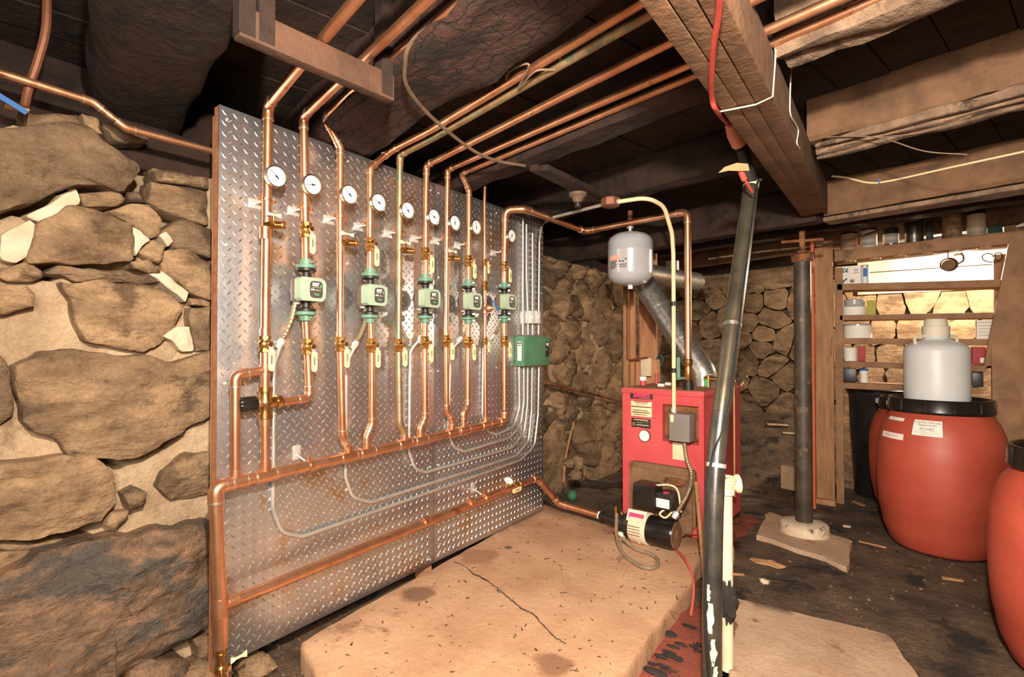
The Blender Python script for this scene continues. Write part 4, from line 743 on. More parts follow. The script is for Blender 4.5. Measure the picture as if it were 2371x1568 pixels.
# oil burner
bn = thing('oil_burner', 'oil burner with black motor and cream fan housing in front of the boiler door', 'burner', B(1500, 1262, .26)); OB = .24
mc = B(1490, 1222, OB); MB().lathe(mc - BU * .075, BU, [(.06, 0), (.098, .008), (.102, .02), (.102, .115), (.096, .122)], 30).build('fan_housing', 'burner_white', bn)
MB().lathe(mc + BU * .045, BU, [(.09, 0), (.09, .155), (.084, .17)], 30).build('motor', 'black_gloss', bn); MB().lathe(mc + BU * .212, BU, [(.084, 0), (.080, .008), (.03, .012), (.028, .016), (.006, .016)], 30).build('motor_end_bell', 'rust_iron', bn)
MB().lathe(mc - BU * .075, -BU, [(.085, 0), (.085, .03), (.06, .035), (.06, .09), (.04, .095)], 22).build('oil_pump', 'black_cast', bn)
MB().lathe(mc + BWv * .02, BWv, [(.07, 0), (.07, .22)], 18).build('air_tube', 'rust_iron', bn); MB().box(mc + EZ * -.108, (.1, .05, .016), BR).build('foot', 'burner_white', bn)
lb = MB().box(mc + EZ * .082 - BU * .02 - BWv * .055, (.13, .01, .075), BR @ Matrix.Rotation(-.45, 3, 'X'), .002).build('warning_label', 'burner_white', bn)
MB().box(mc + EZ * .084 - BU * .02 - BWv * .0615, (.10, .002, .035), BR @ Matrix.Rotation(-.45, 3, 'X')).build('label_print', 'smith_red', lb)
for k in range(4): MB().box(mc - BU * .02 - BWv * (.1025) + EZ * (.03 - k * .018), (.08, .002, .004), BR).build('print_line', 'rust_iron', bn)
MB().cyl(mc + BU * .0 + EZ * .06 - BWv * .085, mc + BU * .0 - EZ * .08 - BWv * .065, .006, n=8).build('housing_seam', 'burner_white', bn)
tc_ = B(1497, 1146, OB); MB().box(tc_ + BWv * .02, (.155, .13, .15), BR, .016).build('transformer', 'black_gloss', bn); pc = B(1541, 1160, OB)
ct = MB().box(pc + BWv * .02, (.115, .1, .1), BR, .006).build('primary_control', 'black_plastic', bn); MB().box(pc - BWv * .0315 - EZ * .01 - BU * .005, (.085, .002, .055), BR).build('control_label', 'paper', ct)
MB().lathe(pc + EZ * .05 + BU * .005, EZ, [(.02, 0), (.02, .003)], 16).build('reset_button', 'smith_red', ct)
MB().path(spline([pc - EZ * .05, pc + Vector((-.03, -.02, -.08)), pc + Vector((.01, -.03, -.095)), pc + Vector((.05, 0, -.05))], 6), .006, 6).build('control_wire', 'paper_cream', bn)
MB().path(spline([tc_ + Vector((.06, 0, .07)), tc_ + Vector((.14, .02, .08)), pc + Vector((.07, .02, .07)), pc + Vector((.09, .02, -.06))], 6), .006, 6).build('ignition_lead', 'paper_cream', bn)
for s, (x, y) in enumerate(((1407, 1190), (1420, 1203))): MB().cyl(B(x + 20, y, OB) - EZ * .02, B(x + 20, y, OB) + EZ * .05, .012, n=8).build('oil_fitting', 'brass', bn)
hp = [onZ(1428, 1190, .2), onZ(1428, 1240, .1), onZ(1445, 1285, .045), onZ(1490, 1314, .045), onZ(1522, 1310, .045), onZ(1515, 1288, .045), onZ(1470, 1270, .05), onZ(1440, 1245, .09)]
solo('oil_hose', MB().path(spline(hp, 8), .011, 8), 'hose', 'tan rubber oil hose looped on the slab beside the burner', 'hose')
q = B(1438, 1236, .26); solo('paper_tag', MB().box(q, (.07, .003, .035), BR @ Matrix.Rotation(.5, 3, 'Y')), 'paper', 'white paper tag hanging by the burner pump', 'tag')
solo('tag_ribbon', MB().torus(q + Vector((-.03, -.01, .02)), (.3, -1, .2), .014, .006, 12, 6), 'red_wire', 'red ribbon knot on the white paper tag', 'ribbon')
# things on the boiler top
def ontop(px, py, z=BT + .003): return onZ(px, py, z)
for (x, y, m, h, r, lab) in ((1489, 892, 'boiler_red', .035, .022, 'red fitting with a white cap on the boiler top'), (1520, 889, 'boiler_red', .05, .012, 'small red relief fitting on the boiler top')):
    p = ontop(x, y); t = thing('boiler_fitting', lab, 'fitting', p, 'little fittings on the boiler top'); MB().cyl(p, p + EZ * h, r).build('base', m, t); MB().cyl(p + EZ * h, p + EZ * (h + .03), r * 1.15, n=8).build('cap', 'white' if r > .02 else 'red_wire', t)
for x, y in ((1531, 896), (1548, 893)): p = ontop(x, y); solo('paper_roll', MB().cyl(p + EZ * .012 - BU * .022, p + EZ * .012 + BU * .022, .012), 'paper', 'short white tube lying on the boiler top ' + ('beside the red fitting' if x < 1540 else 'near the cream conduit'), 'tube')
p = Vector((onZ(1592, 490, tz).x, onZ(1592, 490, tz).y, BT)); sv = thing('supply_valve', 'brass shutoff with upright green lever where the tank pipe meets the boiler', 'valve', p)
MB().lathe(p, EZ, [(.034, 0), (.034, .06), (.026, .065)], 14).build('nipple', 'black_cast', sv); MB().lathe(p + EZ * .06, EZ, [(.022, 0), (.028, .01), (.028, .08), (.024, .1), (.03, .11), (.03, .14), (.02, .15)], 10).build('body', 'brass', sv)
MB().bar(p + Vector((-.05, -.05, .07)), p + Vector((-.05, -.05, .22)), .022, .008, (0, 1, 0)).cyl(p + EZ * .08, p + Vector((-.055, -.055, .08)), .009, n=8).build('lever', 'green_cast', sv)
rp = onX(1640, 870, -1.0); rvv = thing('relief_valve', 'brass relief valve with a green tag at the rear of the boiler top', 'valve', Vector((rp.x, rp.y, BT)))
MB().cyl((rp.x, rp.y, BT), (rp.x, rp.y, BT + .08), .02).cyl((rp.x - .03, rp.y, BT + .06), (rp.x + .05, rp.y, BT + .06), .016).build('body', 'brass', rvv); MB().box((rp.x - .01, rp.y - .02, BT + .03), (.03, .004, .05)).build('tag', 'green_ink', rvv); MB().bar((rp.x - .03, rp.y, BT + .085), (rp.x + .03, rp.y, BT + .09), .012, .004).build('lever', 'ivory', rvv)
z0_ = BT + .06; e1 = Vector((rp.x + .05, rp.y, z0_)); x1 = -.82; q = onX(1700, 1000, x1)
piperun('relief_pipe', 'copper discharge pipe running down beside the red boiler side', 'pipe', [e1, Vector((x1, q.y, z0_)), Vector((x1, q.y, .25))], .0135, 'copper', br=.03)
# flue
f0 = bloc(.40, .52, BT - .01); f1 = onY(1474, 632, 4.15); f2 = onY(1612, 652, 5.6)
fu = thing('flue_pipe', 'shiny galvanized flue pipe slanting up behind the grey tank', 'duct', f0); full, _ = fillet([f0, f0 + EZ * .1, f1, f2], .12, 5)
MB().path(full, .093, 28).build('pipe', 'galv', fu)
for t_ in (.3, .62, .95): a = (f0 + EZ * .1).lerp(f1, t_); d = (f1 - f0).normalized(); MB().cyl(a - d * .006, a + d * .006, .097, n=28).build('seam_band', 'galv', fu)
a = f1.lerp(f2, .55); MB().cyl(a, a + EZ * .16, .06, n=18).build('damper_tee', 'galv', fu)
# expansion tank under the copper line
tcn = onZ(1459, 520, tz); tr = .165; tk0 = tz - .058; ztk = tk0 - .40
tk = thing('expansion_tank', 'light grey round expansion tank hanging from the copper pipe', 'tank', (tcn.x, tcn.y, ztk - .02))
MB().lathe((tcn.x, tcn.y, ztk), EZ, [(.01, 0), (.06, .002), (.12, .02), (.155, .055), (.165, .09), (.165, .25), (.1655, .252), (.1655, .258), (.165, .26), (.165, .32), (.155, .352), (.12, .38), (.06, .398), (.02, .402)], 40).build('shell', 'tank_grey', tk, angle=60)
MB().cyl((tcn.x, tcn.y, tk0), (tcn.x, tcn.y, tz + .005), .013).cyl((tcn.x, tcn.y, tz - .03), (tcn.x, tcn.y, tz + .02), .026).build('nipple', 'zinc', tk); MB().cyl((tcn.x, tcn.y, ztk - .025), (tcn.x, tcn.y, ztk + .01), .018).build('air_valve', 'white', tk)
MB().cyl((tcn.x, tcn.y, tz), (tcn.x, tcn.y, tz + .10), .02).build('pipe_stub', 'pipe_brown', tk)
def cyl_hit(px, py, c, r):
    d = ray(px, py); a = d.x ** 2 + d.y ** 2; ox, oy = CAM.x - c[0], CAM.y - c[1]; b = ox * d.x + oy * d.y; k = ox * ox + oy * oy - r * r; t = (-b - math.sqrt(max(b * b - a * k, 0))) / a; return CAM + d * t
def patch(c, r, p0, p1, m, name, parent, n=8, rf=None, t=.0012, shape=None):   # a curved label between two picture corners
    A, Bq = cyl_hit(*p0, c, r), cyl_hit(*p1, c, r)
    for _ in range(6 if rf else 0): ra, rb = (rf(A.z) + math.hypot(A.x - c[0], A.y - c[1])) / 2, (rf(Bq.z) + math.hypot(Bq.x - c[0], Bq.y - c[1])) / 2; A, Bq = cyl_hit(*p0, c, ra), cyl_hit(*p1, c, rb)
    a0, a1 = math.atan2(A.y - c[1], A.x - c[0]), math.atan2(Bq.y - c[1], Bq.x - c[0]); z1, z0 = A.z, Bq.z
    rf = rf or (lambda z: r); vs = []; fs = []; m_ = 5
    for i in range(n + 1):
        for j in range(m_ + 1): a = a0 + (a1 - a0) * i / n; z = z0 + (z1 - z0) * j / m_; q = rf(z) + t; vs.append((c[0] + math.cos(a) * q, c[1] + math.sin(a) * q, z))
    fs = [(i * (m_ + 1) + j, (i + 1) * (m_ + 1) + j, (i + 1) * (m_ + 1) + j + 1, i * (m_ + 1) + j + 1) for i in range(n) for j in range(m_)]
    return MB().add(vs, fs).build(name, m, parent), (a0, a1, z0, z1)
tl, _ = patch((tcn.x, tcn.y), tr, (1413, 594), (1437, 601), 'pink_tag', 'label_band', tk)
for k, (x0, y0, x1, y1) in enumerate(((1414, 605, 1428, 607), (1414, 610, 1426, 612), (1414, 615, 1428, 617), (1414, 620, 1425, 622), (1433, 603, 1437, 606), (1440, 603, 1444, 606), (1447, 598, 1451, 601), (1433, 611, 1452, 613), (1434, 616, 1451, 618))):
    patch((tcn.x, tcn.y), tr, (x0, y0), (x1, y1), 'grey_ink' if k < 4 or k > 6 else 'ink', 'label_print', tk, n=3)
# rusty pipe along the stone wall, studs, tool, stick, ball
piperun('rusty_pipe', 'thin rusty pipe crossing the stone wall behind the boiler', 'pipe', [onX(1262, 886, -2.3), onX(1450, 932, -2.28)], .014, 'pipe_brown', fit=False)
for i, (xa, xb, yt, yb, m, d) in enumerate(((1445, 1457, 650, 1130, 'wood_tan', 4.75), (1459, 1470, 655, 1000, 'wood_fresh', 4.8), (1482, 1521, 640, 960, 'wood_fresh', 4.95))):
    a, b = onY(xa, 800, d), onY(xb, 800, d); zt = onY(xa, yt, d).z; bz = ground((a.x + b.x) / 2, d); solo('timber_stud', MB().box(((a.x + b.x) / 2, d, (zt + 2.2) / 4 + bz / 2 + (zt - 2.2) / 4), (b.x - a.x, .04, (zt - bz)), None, .002) if False else MB().box(((a.x + b.x) / 2, d, (2.2 + bz) / 2), (b.x - a.x, .045, 2.2 - bz), None, .002), m, ['narrow upright stud beside the stone wall behind the boiler', 'pale stud with faint stamped marks behind the boiler', 'wide upright board behind the slanting flue pipe'][i], 'stud', 'upright timbers behind the boiler')
a, b = onY(1459, 832, 4.78), onY(1521, 900, 4.78); solo('noggin_board', MB().box(((a.x + b.x) / 2, 4.85, (a.z + b.z) / 2), (b.x - a.x + .0, .04, a.z - b.z), None, .002), 'wood_fresh', 'short horizontal board fixed between the studs behind the boiler', 'board')
q = onY(1496, 850, 4.74); t = thing('outlet_box', 'cream electrical box on the board behind the boiler', 'electrical box', q - EZ * .1); MB().box(q, (.09, .05, .17), None, .004).build('box', 'paper_cream', t); MB().box(q + Vector((0, -.027, 0)), (.07, .004, .13), None, .001).build('cover', 'burner_white', t)
piperun('stud_pipe', 'thin rusty pipe bent along the studs behind the boiler', 'pipe', [onY(1453, 690, 4.70), onY(1453, 835, 4.70), onY(1500, 828, 4.70)], .010, 'pipe_brown', br=.03, fit=False)
hk = [onY(1530, 890, 4.9), onY(1525, 845, 4.9), onY(1521, 830, 4.9), onY(1529, 822, 4.9), onY(1534, 832, 4.9), onY(1530, 848, 4.9)]; solo('hanging_strap', MB().path(spline(hk, 6), .008, 6), 'teal', 'teal strap hook hanging behind the boiler', 'strap')
a, b = onY(1752, 828, 7.08), onY(1690, 880, 7.06)
solo('long_handle', MB().path([a, b], .016, 8), 'wood_grey', 'grey wooden tool handle leaning on the far stone wall', 'handle'); a, b = onY(1735, 862, 7.06), onY(1700, 915, 6.9); b = b + (b - a) * .62; b.z = max(b.z, ground(b.x, b.y) + .01); solo('white_lath', MB().bar(a, b, .03, .012), 'burner_white', 'white lath propped beside the tool handle', 'lath')
st_ = [onX(1329, 978, -2.22), onX(1318, 1020, -2.2), onX(1308, 1070, -2.16), onX(1305, 1118, -2.1)]; solo('bent_stick', MB().path(spline(st_, 5), .011, 7), 'wood_tan', 'thin bent stick leaning on the stones beside the panel', 'stick')
def gz(p, dz=0): return Vector((p.x, p.y, ground(p.x, p.y) + dz))
q = gz(onZ(1325, 1158, DIRT), .042); solo('ball', MB().ball(q, .045, n=18, m=12, nz=.06), 'ball_green', 'dusty green ball lying on the dirt by the stones', 'ball')
for i, (x, y, r, lab) in enumerate(((1318, 1072, .05, 'small pale stone lying highest in the niche beside the bent stick'), (1335, 1072, .06, 'middle pale stone in the niche beside the bent stick'), (1332, 1100, .055, 'round pale stone on the dirt beside the bent stick'))):
    q = onX(x, y, -2.12); solo('loose_stone', MB().ball(q, r, (1, .8, 1.1) if i == 1 else (1, 1.2, .8), nz=.35, fr=40), 'stone', lab, 'stone', 'loose stones beside the stick')
# ---- leaning black vent pipe and the standpipe
lp0 = Vector((-.52, 2.03, -.17)); lp1 = onX(1655, 1130, -.53); lp2 = onX(1690, 800, -.515); lp3 = onX(1738, 435, -.50)
full = spline([lp0, lp1, lp2, lp3], 8); vp_ = thing('vent_pipe', 'black pipe leaning up to the beam with a strapped cord', 'pipe', lp0); hi_ = [p for p in full if p.z > .98]; lo_p = [p for p in full if p.z <= .98] + [hi_[0]]; MB().path(lo_p, .0365, 22).build('pipe', 'black_pipe', vp_); MB().path(hi_, .0363, 22).build('upper_tube', 'pipe_olive', vp_)
d = (lp3 - lp2).normalized(); MB().path([lp3, lp3 + d * .03], .037, 20).build('white_collar', 'paper_cream', vp_); e2 = onX(1718, 345, -.52); MB().path([lp3 + d * .02, e2], [.034, .026], 18).build('upper_pipe', 'black_plastic', vp_)
for z_, m in ((.78, 'zinc'), (1.42, 'galv')):
    k = min(range(len(full)), key=lambda i: abs(full[i].z - z_)); dd = (full[min(k + 1, len(full) - 1)] - full[k - 1]).normalized(); MB().cyl(full[k] - dd * .008, full[k] + dd * .008, .0385, n=22).build('strap', m, vp_)
for (zz, hh, a_, w_) in ((.36, .05, -1.75, .5), (.27, .09, -1.5, .75), (.15, .08, -1.2, .6), (.06, .07, -.95, .45)):
    vs = []
    for j in range(9):
        zq = zz + hh * (j / 8 - .5) * 1.2; k = max(1, min(range(len(full)), key=lambda i: abs(full[i].z - zq))); k2 = k - 1 if full[k].z > zq else min(k + 1, len(full) - 1); tq = (zq - full[k].z) / ((full[k2].z - full[k].z) or 1); cq = full[k].lerp(full[k2], tq)
        for i in range(5): an = a_ + w_ * (i / 4 - .5) * (1 - .5 * abs(j / 4 - 1)) + .25 * noise.noise(Vector((j * 1.3, i, zz * 30))); vs.append(cq + Vector((math.cos(an), math.sin(an), 0)) * .0376)
    MB().add(vs, [(j * 5 + i, j * 5 + i + 1, j * 5 + i + 6, j * 5 + i + 5) for j in range(8) for i in range(4)]).build('paint_flake', 'paper_cream', vp_)
cd1 = [p + Vector((.030, -.022, 0)) if p.z > 1.0 else p + Vector((-.012, -.04, 0)) for p in full[::3]]; cd1 = [cd1[0] + Vector((.06, -.03, 0))] + cd1[1:] + [lp3 + Vector((.05, .0, .03))]
solo('black_cord', MB().path(spline(cd1, 4), .0065, 6), 'black_plastic', 'thin black cord running down the leaning black pipe', 'cord')
sp0 = onZ(1684, 1545, -.05); sp = thing('standpipe', 'white painted iron standpipe with a flared open fitting on top', 'pipe', (sp0.x, sp0.y, -.05)); zs = .69
MB().cyl((sp0.x, sp0.y, -.06), (sp0.x, sp0.y, zs), .0245, n=18).build('pipe', 'white_pipe', sp)
MB().lathe((sp0.x, sp0.y, zs - .02), EZ, [(.026, 0), (.033, .005), (.033, .02), (.03, .03), (.042, .055), (.044, .07), (.038, .07), (.03, .045)], 18).build('hub', 'white_pipe', sp)
MB().lathe((sp0.x, sp0.y, zs + .025), Vector((.8, .5, .05)), [(.028, 0), (.028, .03), (.038, .04), (.04, .052), (.03, .055)], 16).build('branch', 'white_pipe', sp); MB().torus((sp0.x, sp0.y, zs + .05), EZ, .04, .006, 18, 6).build('rim', 'white_pipe', sp)
q = Vector((sp0.x + .006, sp0.y - .012, .23)); solo('tape_wad', MB().ball(q, .036, (1, 1, 2.3), n=16, m=10, nz=.55, fr=60), 'char_bit', 'torn dark tape wrapped on the white standpipe', 'tape')
tb, tt = onZ(1642, 1450, -.08), B(1612, 1118, .12); solo('thin_prop', MB().path([tb, tt], [.011, .013], 8), 'wood_tan', 'thin tan pipe leaning between the boiler and the black pipe', 'pipe')
rw_ = [B(1562, 1272, .2), onZ(1585, 1292, .06), onZ(1603, 1330, .035), onZ(1606, 1375, .0), onZ(1600, 1425, -.05)]; rw_ = [rw_[0]] + rw_[1:]; solo('red_tube', MB().path(spline(rw_, 8), .0075, 7), 'red_rubber', 'red rubber tube dropping from the burner over the slab edge', 'tube')
# ================================================================ JACK POST, SHELVES, DRUMS, CEILING BITS
def onP(px, py, p, n): d = ray(px, py); n = Vector(n); return CAM + d * ((Vector(p) - CAM).dot(n) / d.dot(n))
c = onZ(1862, 1232, -.035); jp = thing('jack_post', 'black steel jack post standing on a rusty white base under the girder', 'post', c)
MB().lathe(c, EZ, [(.155, -.03), (.16, 0), (.155, .06), (.14, .072), (.075, .078)], 36).build('base', 'pole_base', jp); MB().cyl(c + EZ * .07, Vector((c.x, c.y, 1.95)), .056, n=28).build('tube', 'pole_black', jp)
MB().lathe((c.x, c.y, 1.90), EZ, [(.06, 0), (.072, .012), (.072, .05), (.05, .06), (.042, .08)], 20).build('collar', 'rust', jp); MB().cyl((c.x, c.y, 1.96), (c.x, c.y, 2.125), .02, n=12).build('screw', 'rust', jp); MB().cyl((c.x - .13, c.y - .03, 2.055), (c.x + .13, c.y + .03, 2.055), .011, n=8).build('tommy_bar', 'rust', jp)
a = onY(1883, 900, 5.05); solo('terracotta_pipe', MB().cyl((a.x, 5.05, ground(a.x, 5.05)), (a.x, 5.05, 2.2), .016, n=14), 'terracotta', 'slim orange pipe standing behind the jack post beside the shelf upright', 'pipe')
# shelf unit ------------------------------------------------------------------
YS = 5.36; sx = onY(1932, 800, YS).x
sh = thing('shelf_unit', 'rough wooden storage shelves in front of the lit stone wall', 'shelf', (sx, YS, DIRT))
def upright(x0, x1, y0, y1, Y, t, m, name='upright', floor=True):
    a, b = onY(x0, 800, Y), onY(x1, 800, Y); zt, zb = onY(x0, y0, Y).z, (ground(a.x, Y) if floor else onY(x0, y1, Y).z); return MB().box(((a.x + b.x) / 2, Y + t / 2, (zt + zb) / 2), (b.x - a.x, t, zt - zb), None, .003).build(name, m, sh)
upright(1888, 1930, 560, 1165, YS - .10, .045, 'wood_tan'); upright(1934, 1952, 620, 1125, YS, .04, 'wood_shelf'); upright(2303, 2332, 590, 900, YS + .24, .04, 'wood_shelf')
upright(1936, 1950, 620, 1100, YS + .24, .04, 'wood_shelf'); upright(2296, 2362, 795, 1010, YS - .06, .04, 'wood_shelf'); upright(2345, 2400, 560, 1010, YS + .0, .05, 'wood_shelf')
a, b = onY(2372, 560, YS - .03), onY(2312, 850, YS - .03); MB().bar(a, b, .17, .035, (0, 1, 0), .003).build('brace', 'wood_shelf', sh)
SHF = [(1932, 593, 2420, 541, .095, .26), (1938, 665, 2341, 655, .056, .24), (1944, 736, 2318, 730, .045, .24), (1950, 790, 2302, 793, .05, .24), (1952, 843, 2284, 854, .05, .2), (1952, 893, 2270, 906, .05, .17)]
ST = []
for x0, y0, x1, y1, h, dp in SHF:
    a, b = onY(x0, y0, YS), onY(x1, y1, YS); o = EY * dp / 2; MB().bar(a + o, b + o, dp, h, bev=.003).build('shelf_board', 'wood_shelf', sh); ST.append((a + EZ * h / 2, b + EZ * h / 2))
def sz(k, X): a, b = ST[k]; return a.z + (b.z - a.z) * (X - a.x) / (b.x - a.x)
def spot(k, px, back=.1): d = onY(px, 700, YS + back); return Vector((d.x, YS + back, sz(k, d.x) + .001))
def can(k, px, wpx, h, m, lid, label, cat='can', band=None, back=.11, name='paint_can'):
    p = spot(k, px, back); r = abs(onY(px + wpx / 2, 700, YS + back).x - onY(px - wpx / 2, 700, YS + back).x) / 2 * .86; t = thing(name, label, cat, p, 'cans and tubs on the shelves')
    MB().lathe(p, EZ, [(r * .97, 0), (r, .004), (r, h - .006), (r * .97, h - .002)], 22).build('body', m, t); MB().lathe(p + EZ * (h - .004), EZ, [(r * 1.03, -.012), (r * 1.03, .0), (r * .95, .006), (r * .85, .002)], 22).build('lid', lid, t)
    if band: MB().lathe(p + EZ * h * .12, EZ, [(r * 1.006, 0), (r * 1.006, h * .55)], 22, cap=False).build('label_band', band, t)
    return t
def box_on(k, px, wpx, h, dpt, m, label, cat='box', back=.1, name='carton', lean=0):
    p = spot(k, px, back); w = abs(onY(px + wpx / 2, 700, YS + back).x - onY(px - wpx / 2, 700, YS + back).x); t = thing(name, label, cat, p, 'cans and tubs on the shelves'); MB().box(p + EZ * h / 2 + EY * dpt / 2, (w, dpt, h), Matrix.Rotation(lean, 3, 'Y'), .003).build('body', m, t); return t, p, w
can(0, 1967, 46, .16, 'can_pink', 'black_cast', 'pinkish labelled can at the upright end of the top shelf', band='can_pink'); can(0, 2013, 46, .17, 'paper', 'can_steel', 'white labelled can beside the pinkish can on the top shelf', band='paper')
can(0, 2064, 44, .15, 'can_steel', 'can_steel', 'steel can with a white label near the middle of the top shelf', band='paper'); can(0, 2118, 52, .20, 'can_steel', 'black_cast', 'dark dented metal can in the middle of the top shelf', back=.1)
box_on(0, 2155, 16, .17, .06, 'black_cast', 'narrow dark box squeezed between cans on the top shelf'); can(0, 2206, 56, .21, 'can_rust', 'black_cast', 'paint-splashed rusty can on the top shelf above the hanging mug'); can(0, 2263, 54, .19, 'burner_white', 'black_cast', 'white streaked paint can on the top shelf beside the rusty can')
box_on(0, 2306, 34, .17, .1, 'teal', 'dark teal box near the far end of the top shelf'); box_on(0, 2342, 26, .17, .08, 'can_rust', 'speckled tan carton at the far end of the top shelf')
t, p, w = box_on(1, 1964, 58, .165, .1, 'paper', 'white carton printed with green leaves on the second shelf')
rr_ = random.Random(5)
for k in range(11):
    q = p + Vector((-w / 2 + .012 + .075 * rr_.random(), -.0012, .02 + .13 * rr_.random())); an = rr_.random() * 3; u_ = Vector((math.cos(an), 0, math.sin(an))); v_ = Vector((-math.sin(an), 0, math.cos(an)))
    MB().prism([(-.016, 0), (-.006, .007), (.008, .006), (.016, 0), (.008, -.006), (-.006, -.007)], q, u_, v_, .001).build('printed_leaf', 'leaf_green', t)
for k, (dx, dz, ww, hh) in enumerate(((.06, .13, .035, .006), (.06, .115, .03, .004), (.06, .10, .04, .005), (.03, .03, .03, .028))): MB().box(p + Vector((dx, -.001, dz)), (ww, .001, hh)).build('print_mark', 'grey_ink', t)
t = can(1, 2003, 25, .165, 'spray', 'zinc', 'slim white spray can with blue print on the second shelf', 'spray can', name='spray_can'); 
p = spot(1, 2003, .11); MB().box(p + Vector((.004, -.047, .10)), (.03, .002, .07)).build('blue_print', 'blue', t)
can(2, 1977, 66, .075, 'paper', 'paper', 'wide white tub under the grey lid on the third shelf', 'tub', name='tub'); t = can(2, 1978, 56, .055, 'tank_grey', 'tank_grey', 'grey plastic tub stacked on the wide white tub', 'tub', name='tub'); t.location.z += .082
t, p, w = box_on(2, 2017, 20, .13, .07, 'olive', 'olive yellow tin on the third shelf beside the grey tub', 'tin', name='tin')
t = can(3, 1985, 78, .125, 'paper', 'tank_grey', 'wide white bucket with red line on the fourth shelf', 'bucket', name='bucket'); t, p, w = box_on(3, 2281, 40, .15, .08, 'paper', 'white printed carton at the far end of the fourth shelf')
for k in range(5): MB().box(p + Vector((0, -.001, .03 + k * .025)), (w * .8, .001, .003)).build('print_line', 'grey_ink', t)
can(4, 1968, 36, .115, 'paper', 'paper', 'small white tub with black bar print on the fifth shelf', 'tub', name='tub'); box_on(4, 1994, 18, .13, .05, 'label_red', 'dark red carton beside the small white tub on the fifth shelf')
t, p, w = box_on(4, 2266, 32, .14, .08, 'label_red', 'dark red printed box at the far end of the fifth shelf'); MB().box(p + Vector((.02, -.001, .035)), (.03, .001, .04)).build('price_label', 'paper', t)
box_on(5, 1966, 30, .12, .08, 'black_plastic', 'black carton on the lowest shelf above the bin'); can(5, 1999, 22, .12, 'paper', 'blue', 'white bottle with a blue cap on the lowest shelf', 'bottle', name='bottle'); box_on(5, 2262, 26, .13, .05, 'black_plastic', 'dark tin at the far end of the lowest shelf')
for i, x in enumerate((1968, 2025, 2082, 2147, 2212, 2282)):
    q = onY(x, 600, YS + .05); z_ = sz(0, q.x) - .095; solo('jar_lid', MB().lathe((q.x, YS + .05, z_ - .014), EZ, [(.042, 0), (.045, .003), (.045, .014)], 20), 'can_rust', 'rusty jar lid screwed under the top shelf', 'jar lid', 'jar lids under the top shelf')
q = onY(2198, 612, YS + .1); mg = thing('hanging_mug', 'dark round mug hanging by its handle under the top shelf', 'mug', q - EZ * .06); MB().lathe(q + EY * .02, Vector((.1, -1, -.15)), [(.04, -.06), (.052, -.05), (.056, .02), (.053, .022), (.049, -.04)], 26, cap=False).lathe(q + EY * .07, Vector((.1, -1, -.15)), [(.001, 0), (.045, 0)], 26, cap=False).build('cup', 'rust_iron', mg)
MB().path(spline([q + Vector((.045, .03, .0)), q + Vector((.085, .03, .02)), q + Vector((.09, .03, .06)), q + Vector((.075, .03, .09))], 6), .007, 7).build('handle', 'rust_iron', mg); MB().cyl(q + Vector((-.005, .03, .05)), q + Vector((-.005, .03, .12)), .004, n=6).build('hook', 'rust', mg)
q = onY(2280, 598, YS + .12); wl_ = [q + Vector((.05 * math.cos(t) * (1 - t * .03) + t * .01, 0, .035 * math.sin(t * 1.0))) for t in [k * .5 for k in range(22)]]; solo('wire_coil', MB().path(spline(wl_, 3), .004, 6), 'black_cast', 'tangle of dark wire hanging under the far end of the top shelf', 'wire')
# work lamp behind the top shelf
LX = Vector((.62, 6.35, 2.17)); lm = thing('work_lamp', 'bare lamp burning behind the top shelf against the stone wall', 'lamp', LX); MB().cyl(LX, LX + EZ * .09, .02, n=12).cyl(LX + EZ * .09, LX + EZ * .16, .012, n=8).build('socket', 'black_plastic', lm); MB().ball(LX - EZ * .035, .032, (1, 1, 1.2)).build('bulb', 'glass_bulb', lm)
ll = bpy.data.lights.new('bulb_light', 'POINT'); ll.energy = 85; ll.color = (1, .82, .62); ll.shadow_soft_size = .05; lo_ = bpy.data.objects.new('bulb_light', ll); COL.objects.link(lo_); lo_.location = LX - EZ * .10
for i, (y0, y1) in enumerate(((560, 622), (622.5, 676))):
    a, b = onY(1985, y0, 7.0), onY(2335, y1, 7.0); a.z, b.z = onY(2150, y0, 7.0).z, onY(2150, y1, 7.0).z; MB().box(((a.x + b.x) / 2, 7.02, (a.z + b.z) / 2), (b.x - a.x, .05, a.z - b.z - .006), None, .003).build('lintel_board', 'whitewash', wb)
# drums, jug, bin ---------------------------------------------------------------
def drum(c, label, k_=1.0, group='red plastic drums'):
    c = Vector(c); t = thing('plastic_drum', label, 'drum', c, group)
    prof = [(.22, .0), (.266, .008), (.284, .03), (.320, .12), (.342, .24), (.343, .242), (.352, .36), (.356, .46), (.354, .56), (.347, .655), (.345, .66), (.332, .72), (.306, .79), (.272, .835), (.262, .85), (.262, .86)]; prof = [(r, h * k_) for r, h in prof]; z_ = .855 * (k_ - 1)
    MB().lathe(c, EZ, prof, 56).build('body', 'drum_red', t, angle=60)
    rg = MB().lathe(c + EZ * z_, EZ, [(.262, .845), (.287, .847), (.291, .855), (.288, .862), (.286, .93), (.280, .938), (.268, .938), (.262, .93), (.262, .885)], 56, cap=False).build('locking_ring', 'black_gloss', t)
    for k in range(12): an = k * math.pi / 6 + .2; MB().box(c + Vector((math.cos(an) * .287, math.sin(an) * .287, .896 + z_)), (.008, .006, .07), Matrix.Rotation(an, 3, 'Z')).build('ring_rib', 'black_gloss', rg)
    MB().lathe(c + EZ * (.875 + z_), EZ, [(.265, 0), (.265, .012), (.2, .016), (.01, .016)], 40).build('lid', 'black_plastic', t)
    def rf(z):
        h = z - c.z
        for (r0, h0), (r1, h1) in zip(prof, prof[1:]):
            if h0 <= h <= h1: return r0 + (r1 - r0) * (h - h0) / max(h1 - h0, 1e-6)
        return .3
    return t, rf
